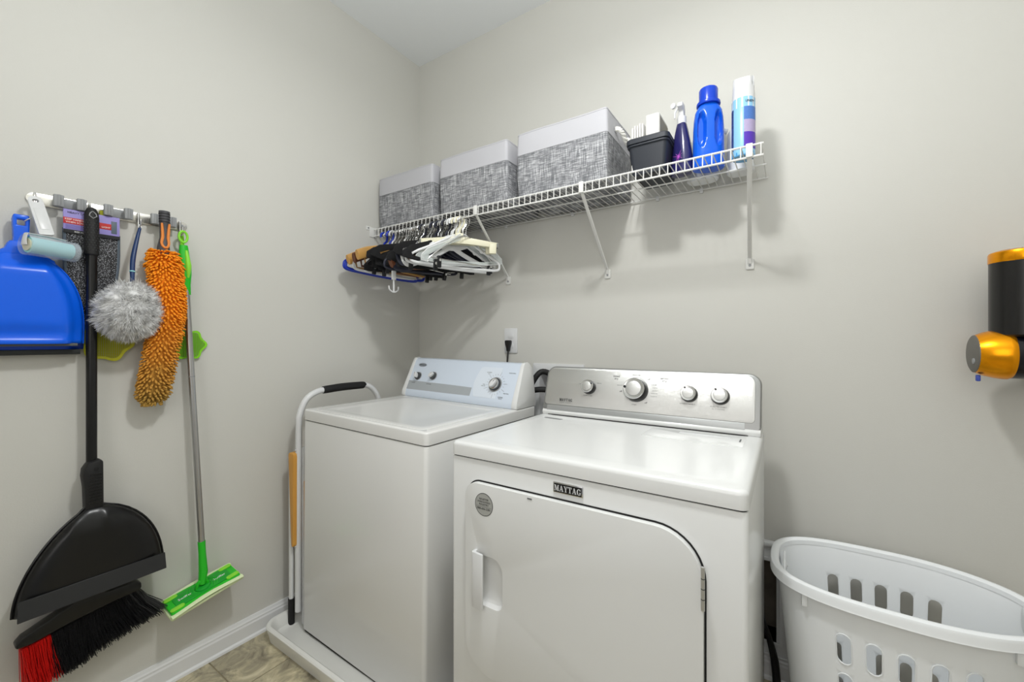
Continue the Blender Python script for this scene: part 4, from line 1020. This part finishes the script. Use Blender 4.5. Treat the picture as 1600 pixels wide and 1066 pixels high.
# ------------------------------------------------ grey fluffy duster
fd = thing('fluffy_duster', 'round grey fluffy duster with thin navy handle hanging on the third hook', 'duster', (.078, -1.291, 1.256))
cF = Vector((0, 0, 0))
def rad(d):  # radius of the puff in direction d
    r = .070*(1+.14*noise.noise(d*1.7+Vector((3, 1, 2)))); 
    return r*Vector((.80, 1.12, 1.36)).dot(Vector((abs(d.x), abs(d.y), abs(d.z))))/(abs(d.x)+abs(d.y)+abs(d.z))
core = B(); bmesh.ops.create_icosphere(core, subdivisions=4, radius=1)
for v in core.verts:
    d = v.co.normalized(); v.co = d*(rad(d)*.90)
    if d.z > .3: v.co.z += .028*(d.z-.3)**1.3; v.co.y += .012*(d.z-.3)
obj('puff_core', core, 'fluff', fd, 180)
fs = B(); RND = random.Random(3)
for k in range(15000):
    z = RND.uniform(-1, 1); a = RND.uniform(0, 2*PI); q = math.sqrt(1-z*z); d = Vector((q*math.cos(a), q*math.sin(a), z))
    if d.x < -.75: continue
    p = d*(rad(d)*.86)
    if d.z > .3: p.z += .028*(d.z-.3)**1.3; p.y += .012*(d.z-.3)
    cl = Vector((noise.noise(d*5), noise.noise(d*5+Vector((9, 0, 0))), noise.noise(d*5+Vector((0, 9, 0)))))
    tn = (cl-d*cl.dot(d))
    e = d*.55+tn*1.5+Vector((0, 0, -.35))+Vector((RND.uniform(-.35, .35), RND.uniform(-.35, .35), RND.uniform(-.35, .35))); e = e.normalized()
    L_ = RND.uniform(.014, .027)
    s = e.cross(d); s = s.normalized()*.00055 if s.length > .01 else Vector((.0005, 0, 0))
    m1 = p+e*L_*.5+d*.002; m2 = p+e*L_
    a_1, b_1 = fs.verts.new(p+s), fs.verts.new(p-s); c_1, d_1 = fs.verts.new(m1+s*.8), fs.verts.new(m1-s*.8); tt = fs.verts.new(m2)
    fs.faces.new((a_1, b_1, d_1, c_1)); fs.faces.new((c_1, d_1, tt))
o = obj('fibres', fs, 'fluff', fd, 0, False); o['kind'] = 'stuff'
hb_ = [(.0, .010, .070), (-.010, .012, .130), (-.018, .016, .175), (-.032, .030, .243), (-.040, .038, .275)]
obj('handle', tube(hb_, [.0045, .0065, .0068, .0052, .0040], 12, sub=5), 'navy', fd)
obj('handle_ring', tube([(-.041, .039, .271), (-.043, .035, .279), (-.044, .039, .287), (-.043, .043, .279), (-.041, .039, .271)], .0018, 6, sub=3), 'whitepl', fd)
obj('handle_band', tube([(-.0095, .0118, .128), (-.0100, .0121, .131)], .0074, 12), 'cyan', fd)

# ------------------------------------------------ orange chenille duster
# object coordinates are world here so that the soiled lower end keeps its place
cd = thing('chenille_duster', 'orange microfibre chenille duster with dark grey and orange handle held in the right clip', 'duster', (0, 0, 0))
spine = [Vector(p) for p in ((.048, -1.196, 1.462), (.052, -1.192, 1.41), (.058, -1.187, 1.33), (.060, -1.188, 1.25), (.060, -1.200, 1.16), (.058, -1.216, 1.06), (.056, -1.228, .972))]
SP, _ = smoothpath(spine, 1, 8)
def cr(s): # half-widths along the body (y, x)
    wy = .034+.018*math.sin(min(1, s*5)*PI/2) - .010*max(0, s-.5)
    if s > .93: wy *= max(.3, (1-(s-.93)/.075)**.5)
    return wy*.72, wy*.34
core = B(); rings = []
N = len(SP)-1
for i, p in enumerate(SP):
    wy, wx = cr(i/N)
    rings.append([core.verts.new((p.x+wx*math.cos(a), p.y+wy*math.sin(a), p.z)) for a in [2*PI*q/20 for q in range(20)]])
for a, c in zip(rings, rings[1:]):
    for i in range(20): core.faces.new((a[i], a[(i+1) % 20], c[(i+1) % 20], c[i]))
core.faces.new(rings[0]); core.faces.new(rings[-1][::-1]); obj('core', core, 'chenille', cd)
nd = B()
def noodle(p, d, L_, r):
    d = d.normalized(); a = Vector((0, 0, 1)) if abs(d.z) < .9 else Vector((0, 1, 0))
    u = d.cross(a).normalized(); v = d.cross(u); prev = None; n = 6
    for (s, q) in ((0, .85), (.3, 1.05), (.75, 1.0), (.93, .7)):
        ring = [nd.verts.new(p+d*L_*s+Vector((0, 0, -.35*L_*s*s))+(u*math.cos(2*PI*k/n)+v*math.sin(2*PI*k/n))*r*q) for k in range(n)]
        if prev:
            for k in range(n): nd.faces.new((prev[k], prev[(k+1) % n], ring[(k+1) % n], ring[k]))
        prev = ring
    tp_ = nd.verts.new(p+d*L_+Vector((0, 0, -.35*L_)))
    for k in range(n): nd.faces.new((prev[k], prev[(k+1) % n], tp_))
RN = random.Random(5); rows = 62
for j in range(rows):
    s = (j+.5)/rows; p = SP[min(N, int(s*N))].lerp(SP[min(N, int(s*N)+1)], s*N-int(s*N)); wy, wx = cr(s)
    nk = 20
    for k in range(nk):
        a = 2*PI*(k+(j % 2)*.5)/nk+RN.uniform(-.08, .08)
        if math.cos(a) < -.75: continue
        d = Vector((math.cos(a)*1.1, math.sin(a), (.25 if s < .12 else -.12)+RN.uniform(-.22, .22)+(.5 if s < .04 else 0)))
        noodle(p+Vector((wx*math.cos(a), wy*math.sin(a), RN.uniform(-.002, .002))), d+Vector((RN.uniform(-.15, .15), RN.uniform(-.2, .2), 0)), RN.uniform(.013, .018)*(1.25 if s < .15 else 1), .0033)
for k in range(30):
    a = RN.uniform(0, 2*PI); noodle(SP[-1]+Vector((.01*math.cos(a), .02*math.sin(a), .004)), Vector((math.cos(a)*.5, math.sin(a)*.6, -1)), .015, .003)
o = obj('chenille_tufts', nd, 'chenille', cd, 60, False); o['kind'] = 'stuff'
hp2 = [(.040, -1.1905, 1.600), (.040, -1.1905, 1.565), (.041, -1.191, 1.545), (.044, -1.193, 1.510), (.048, -1.195, 1.480), (.048, -1.196, 1.455)]
h_ = obj('handle', tube(hp2, [.0150, .0148, .0120, .0115, .0165, .0185], 18, sub=5), 'charcoal', cd)
for k in range(4): obj('grip_groove', tube([(.040, -1.1905, 1.592-k*.009), (.040, -1.1905, 1.5895-k*.009)], .0156, 18), 'blackm', h_)
for s in (-1, 1):
    obj('orange_inlay', tube([(.052, -1.1905+s*.0100, 1.558), (.0525, -1.191+s*.0085, 1.535), (.0545, -1.192+s*.0075, 1.512), (.0595, -1.194+s*.0095, 1.490), (.0640, -1.1945+s*.0045, 1.4775), (.0645, -1.1945, 1.476)], [.003, .0042, .0045, .004, .004, .004], 8, sub=4), 'orangep', h_)

# ------------------------------------------------ green flat mop
mp = thing('flat_mop', 'green flat mop with silver pole hanging on the right end hook above the baseboard', 'mop', (.05, -1.138, .30))
def MP(x, y, z): return (x-.05, y+1.138, z-.30)
ptop = Vector(MP(.037, -1.1375, 1.515)); pbot = Vector(MP(.066, -1.088, .345)); pv = pbot-ptop
def on(s): return ptop+pv*s
obj('pole', tube([on(.145), on(.905)], .0098, 14), 'alu', mp)
obj('pole_joint', tube([on(.40), on(.403)], .0101, 14), 'greypl', mp)
gh = obj('handle', tube([on(.015), on(.04), on(.075), on(.10), on(.13), on(.16)], [.011, .0135, .0175, .0165, .0125, .0115], 16, sub=4, flat=((1, 0, 0), .8, 1.1)), 'greenp', mp)
obj('handle_back', tube([on(.03)+Vector((.0085, .004, 0)), on(.075)+Vector((.0125, .006, 0)), on(.11)+Vector((.0085, .004, 0))], [.004, .009, .004], 10, sub=5), 'lime', gh)
ring_ = [MP(.037, -1.1375+.012*math.sin(a)*1.0, 1.527+.019*math.cos(a)-.0) for a in [2*PI*k/16 for k in range(17)]]
obj('hanging_loop', tube(ring_, .0040, 8), 'lime', gh)
obj('lower_sleeve', tube([on(.895), on(.93), on(.985)], [.0115, .0112, .0135], 14), 'greenp', mp)
# head plate corners (near wall left, room side left, room side right, near wall right)
Ah, Bh, Ch, Dh = Vector(MP(.018, -1.202, .286)), Vector(MP(.112, -1.182, .277)), Vector(MP(.112, -.976, .314)), Vector(MP(.018, -1.000, .328))
uh = ((Ch-Bh)+(Dh-Ah)).normalized(); vh = (Bh-Ah)+(Ch-Dh); vh = (vh-uh*vh.dot(uh)).normalized(); nh = uh.cross(vh); 
if nh.z < 0: nh = -nh
ch_ = (Ah+Bh+Ch+Dh)/4; Lh = ((Ch-Bh).length+(Dh-Ah).length)/4; Wh = ((Bh-Ah).length+(Ch-Dh).length)/4
v2 = nh.cross(uh); hf = frame(ch_, uh, v2)
obj('head_plate', prism(rrect(-Lh, Lh, -Wh*.88, Wh*.88, .006, 3), -.006, .006, hf, r=.003), 'greenp', mp)
obj('head_inset', prism(rrect(-Lh*.80, Lh*.80, -Wh*.62, Wh*.62, .014, 4), .006, .0085, hf, r=.001), 'green2', mp)
cl_ = obj('cloth', prism(rrect(-Lh-.005, Lh+.006, -Wh*1.02, Wh*1.02, .004, 2), -.016, -.0055, hf, r=.003), 'padgreen', mp)
for s in (-1, 1): obj('cloth_fold', tube([hf @ Vector((-Lh-.003, s*Wh*.96, -.003)), hf @ Vector((0, s*Wh*(.93), .004)), hf @ Vector((Lh+.004, s*Wh*.96, -.003))], .0075, 8, sub=6, flat=(tuple(nh), .5, 1.2)), 'padgreen', cl_)
for sx in (-1, 1):
    for sy in (-1, 1): obj('cloth_gripper', prism(rrect(sx*Lh*.80-.020, sx*Lh*.80+.020, sy*Wh*.62-.0085, sy*Wh*.62+.0085, .008, 5), .0062, .0098, hf, r=.001), 'lime', mp)
for sx in (-1, 1):
    for q in range(3): obj('ripple', tube([hf @ Vector((sx*(.026+q*.009)*math.cos(a), (.034+q*.002)*math.sin(a), .0088)) for a in [-.9+k*.225 for k in range(9)]], .0011, 5), 'greenp', mp)
    text('Swiffer', .014, hf @ Matrix.Translation((sx*Lh*.50, 0, .0088)) @ Matrix.Rotation(0, 4, 'Z'), 'white', mp)
obj('swivel_base', lathe([(.024, .006), (.022, .012), (.012, .016), (0, .017)], 24, hf), 'green2', mp)
obj('swivel_yoke', tube([hf @ Vector((-.016, 0, .012)), hf @ Vector((-.012, 0, .028)), hf @ Vector((0, 0, .034)), hf @ Vector((.012, 0, .028)), hf @ Vector((.016, 0, .012))], .006, 8, sub=3), 'greenp', mp)
obj('swivel_stem', tube([hf @ Vector((0, 0, .02)), on(.985)], [.011, .014], 12), 'greenp', mp)

# ------------------------------------------------ two fly swatters behind the dusters
def swatter(name_lbl, mat, y, z, ytop, n=6, rot=0, sz=.050):
    t0 = thing('fly_swatter', name_lbl, 'fly swatter', (.010, y, z))
    out = [((sz+.0055*math.cos(n*a+rot))*math.cos(a), (sz+.0055*math.cos(n*a+rot))*math.sin(a)) for a in [2*PI*k/60 for k in range(60)]]
    inn = [(x*.86, y_*.86) for x, y_ in out]
    F = frame((0, 0, 0), (0, 1, 0), (0, 0, 1))
    obj('rim', prism(out, -.001, .0015, F, holes=[inn]), mat, t0)
    t = B(); st = .0050
    for k in range(-12, 13):
        h = math.sqrt(max(0, (sz-.004)**2-(k*st)**2))
        if h > .004:
            box(-.0008, .0010, k*st-.0012, k*st+.0012, -h, h, bm=t); box(-.0008, .0010, -h, h, k*st-.0012, k*st+.0012, bm=t)
    o = obj('mesh', t, mat, t0, 0); o['kind'] = 'stuff'
    obj('handle', tube([(.002, 0, .03), (.003, (ytop-y)*.4, .16), (.003, ytop-y, .40)], .0045, 8, flat=((1, 0, 0), .45, 1.3)), mat, t0)
swatter('lime green fly swatter with flower-shaped head behind the mop pole', 'limesw', -1.112, 1.155, -1.135)
swatter('yellow fly swatter with flower-shaped head behind the broom pole', 'yellsw', -1.325, 1.170, -1.335, rot=1, sz=.062)

# ------------------------------------------------ cordless vacuum on its wall mount
vc = thing('cordless_vacuum', 'black cordless vacuum body with orange-gold collar and end cap mounted on the wall at right', 'vacuum', (2.262, -.140, 1.13))
obj('upper_cylinder', lathe([(.055, .05), (.0605, .055), (.0605, .238), (.058, .240)], 48), 'vacblack', vc)
obj('gold_collar', lathe([(.0610, .236), (.0618, .238), (.0618, .258), (.060, .262), (.050, .266), (0, .268)], 48), 'goldm', vc)
vt = B()
for i in range(7):
    for j in range(12):
        a = -1.75+i*.060; z = .150+j*.0055
        box(-.0012, .0012, -.0016, .0016, -.0004, .0006, bm=None if False else None)
        m = frame((.0607*math.cos(a), .0607*math.sin(a), z), (-math.sin(a), math.cos(a), 0), (0, 0, 1))
        merge(vt, box(-.0013, .0013, -.0018, .0018, -.0004, .0005), m)
o = obj('vent_dots', vt, 'gap', vc, 0); o['kind'] = 'stuff'
mX = Matrix.Translation((0, 0, .006)) @ Matrix.Rotation(-PI/2, 4, 'Y')   # local z -> -x
obj('motor_housing', lathe([(.058, -.14), (.061, -.135), (.061, .030)], 40, mX), 'vacnavy', vc)
ec = obj('gold_end_cap', lathe([(.0605, .026), (.0635, .032), (.0635, .038), (.0615, .052), (.056, .072), (.049, .086), (.048, .088)], 40, mX), 'goldm', vc)
obj('end_face', lathe([(.0490, .084), (.048, .089), (.042, .092), (0, .094)], 36, mX), 'vacgrey', ec)
obj('power_button', lathe([(.008, .090), (.0075, .0945), (0, .0955)], 18, Matrix.Translation((0, -.020, -.018)) @ mX), 'greypl', ec)
obj('filter_tab', box(-.086, -.078, -.012, -.002, -.064, -.048, .002), P('blue_tab', (60, 80, 170), .5), vc)
obj('handle', tube([(.12, 0, -.02), (.15, -.02, .06), (.14, -.02, .15), (.06, -.01, .20)], .016, 12, sub=5), 'vacblack', vc)
obj('wall_dock', prism(rrect(.010, .12, -.04, .20, .02, 5), 0, .085, frame((0, .14, 0), (1, 0, 0), (0, 0, 1)), r=.006), 'vacblack', vc)

# ------------------------------------------------ laundry basket
lb_ = thing('laundry_basket', 'white oval plastic laundry basket with rows of slots standing against the back wall', 'laundry basket', (2.0, -.262, .003))
def bk(th, z):
    """point on the basket wall: th angle, z height"""
    c, s = math.cos(th), math.sin(th); n = 2.2+.8*(.5-.5*math.tanh(c*3))
    f = .80+.20*(z/.545)
    r = 1/((abs(c)/.255)**n+(abs(s)/.170)**n)**(1/n)
    return Vector((r*c*f, r*s*f, z))
# angular positions of slot columns by x position on front and back faces
def th_for(x, side):
    lo, hi = (0, PI)
    best = min((abs(bk(side*(k/2000*PI), .42).x-x), k) for k in range(2001)); return side*best[1]/2000*PI
cols = []
for side in (-1, 1):
    for k in range(5):
        xc = 1.886+k*.0553-2.0
        cols.append(th_for(xc, side) % (2*PI))
for dth in (0, .16, -.16): pass
cols += [PI, 0.0]
hwid = {}
t = B()
rowsz = [(.382, .455), (.284, .357), (.186, .259), (.088, .161)]
def addq(a, b_, c, d): t.faces.new((a, b_, c, d))
cells = []
for th in cols:
    p = bk(th, .42); dp_ = (bk(th+.001, .42)-p).length/.001; cells.append((th, .0138/dp_))
cells.sort(key=lambda q: q[0] % (2*PI))
vc_ = {}
def V(th, z):
    k = (round(th % (2*PI), 5), round(z, 5))
    if k not in vc_: vc_[k] = t.verts.new(bk(th, z))
    return vc_[k]
zcuts = [0.0]+sorted(z for r in rowsz for z in (r[0]-.008, r[1]+.008))+[.51, .539]
def pan_cell(th0, th1, z0, z1, hole=None):
    if hole is None:
        t.faces.new((V(th0, z0), V(th1, z0), V(th1, z1), V(th0, z1))); return
    cx, hw, zz0, zz1 = hole; n = 6
    # stadium in (th, z); radius in z equals half width in metres
    rz = .0138; inner = []
    for k in range(n+1): a = -PI+k/n*PI; inner.append((cx+hw*math.cos(a), zz0+rz+rz*math.sin(a)))
    for k in range(n+1): a = k/n*PI; inner.append((cx+hw*math.cos(a), zz1-rz+rz*math.sin(a)))
    iv = [t.verts.new(bk(a, z)) for a, z in inner]
    ov = [V(th0, z0), V(th1, z0), V(th1, z1), V(th0, z1)]
    m = len(iv)
    q1, q2 = n//2, n+1+n//2
    # bottom: fans to corners
    for k in range(q1): t.faces.new((ov[0], iv[k+1], iv[k]))
    t.faces.new((ov[0], ov[1], iv[q1]))
    for k in range(q1, n): t.faces.new((ov[1], iv[k+1], iv[k]))
    t.faces.new((ov[1], ov[2], iv[n+1], iv[n]))
    for k in range(n+1, q2): t.faces.new((ov[2], iv[k+1], iv[k]))
    t.faces.new((ov[2], ov[3], iv[q2]))
    for k in range(q2, m-1): t.faces.new((ov[3], iv[k+1], iv[k]))
    t.faces.new((ov[3], ov[0], iv[0], iv[m-1]))
rim_of = []
nC = len(cells)
for ci in range(nC):
    th, hw = cells[ci]; a0, a1 = th-hw*1.5, th+hw*1.5
    nx = cells[(ci+1) % nC]; b0 = nx[0]-nx[1]*1.5
    while b0 < a1-1e-6: b0 += 2*PI
    steps = max(1, int((b0-a1)/.06))
    ths = [a1+(b0-a1)*k/steps for k in range(steps+1)]
    for zi in range(len(zcuts)-1):
        z0, z1 = zcuts[zi], zcuts[zi+1]
        r = [r for r in rowsz if abs(r[0]-.008-z0) < 1e-6]
        pan_cell(a0, a1, z0, z1, (th, hw, r[0][0], r[0][1]) if r and abs(math.sin(th)) > .2 else None)
        for q, w2 in zip(ths, ths[1:]): pan_cell(q, w2, z0, z1)
bmesh.ops.remove_doubles(t, verts=t.verts, dist=.00005)
tub = solid(obj('tub', t, 'basket', lb_, 45), .0028, -1)
wn = tub.modifiers.new('weighted', 'WEIGHTED_NORMAL'); wn.keep_sharp = True; wn.weight = 100
# raised lips round each slot on the outside
for th, hw in cells:
    if abs(math.sin(th)) < .2: continue
    for (z0, z1) in rowsz:
        rz = .0148; h2_ = hw*1.07; pts = []
        for k in range(7): a = -PI+k/6*PI; pts.append(bk(th+h2_*math.cos(a), z0+rz-.001+rz*math.sin(a)))
        for k in range(7): a = k/6*PI; pts.append(bk(th+h2_*math.cos(a), z1-rz+.001+rz*math.sin(a)))
        pts.append(pts[0]); obj('slot_lip', tube([p*1.0+Vector((p.x, p.y, 0)).normalized()*.0008 for p in pts], .0013, 5, caps=False), 'basket', lb_)
bt = B(); bt.faces.new([bt.verts.new(bk(2*PI*k/64, .004)*.99) for k in range(64)]); obj('base', bt, 'basket', lb_, 0)
# rolled rim
def rimring(off_, z): return [bk(2*PI*k/120, z)+Vector((bk(2*PI*k/120, z).x, bk(2*PI*k/120, z).y*1.3, 0)).normalized()*off_ for k in range(120)]
rr = B(); rs = [[rr.verts.new(p) for p in rimring(o_, z)] for o_, z in ((-.0045, .534), (-.005, .546), (.001, .5505), (.008, .551), (.014, .548), (.0165, .542), (.017, .528), (.0185, .524), (.0165, .523), (.0145, .526), (.0135, .540), (.001, .5405), (.0005, .534))]
for a, c in zip(rs, rs[1:]+[rs[0]]):
    for i in range(120): rr.faces.new((a[i], a[(i+1) % 120], c[(i+1) % 120], c[i]))
obj('rim', rr, 'basket', lb_)
for s, th in ((-1, PI), (1, 0)):
    p = bk(th, .52)
    hp3 = obj('handle_pad', prism(rrect(-.052, .052, -.040, .030, (.030, .030, .018, .018), 6), 0, .005, frame((p.x-s*.014, -.0, .512), (0, 1 if s < 0 else -1, 0), (0, 0, 1)), r=.002), 'basket', lb_)
    obj('rivet', lathe([(.010, 0), (.009, .003), (.004, .004), (.003, .002), (0, .002)], 16, frame((p.x-s*.019, 0, .515), (0, 1 if s < 0 else -1, 0), (0, 0, 1))), 'whitepl', hp3)
    obj('rivet_pin', lathe([(.0022, 0), (.002, .0045), (0, .005)], 10, frame((p.x-s*.019, 0, .515), (0, 1 if s < 0 else -1, 0), (0, 0, 1))), 'greypl', hp3)
for th in (PI+.62, -.62): 
    p = bk(th, .505); obj('rim_bracket', box(p.x-.006, p.x+.006, p.y-.012, p.y-.001, .490, .525, .002), 'basket', lb_)
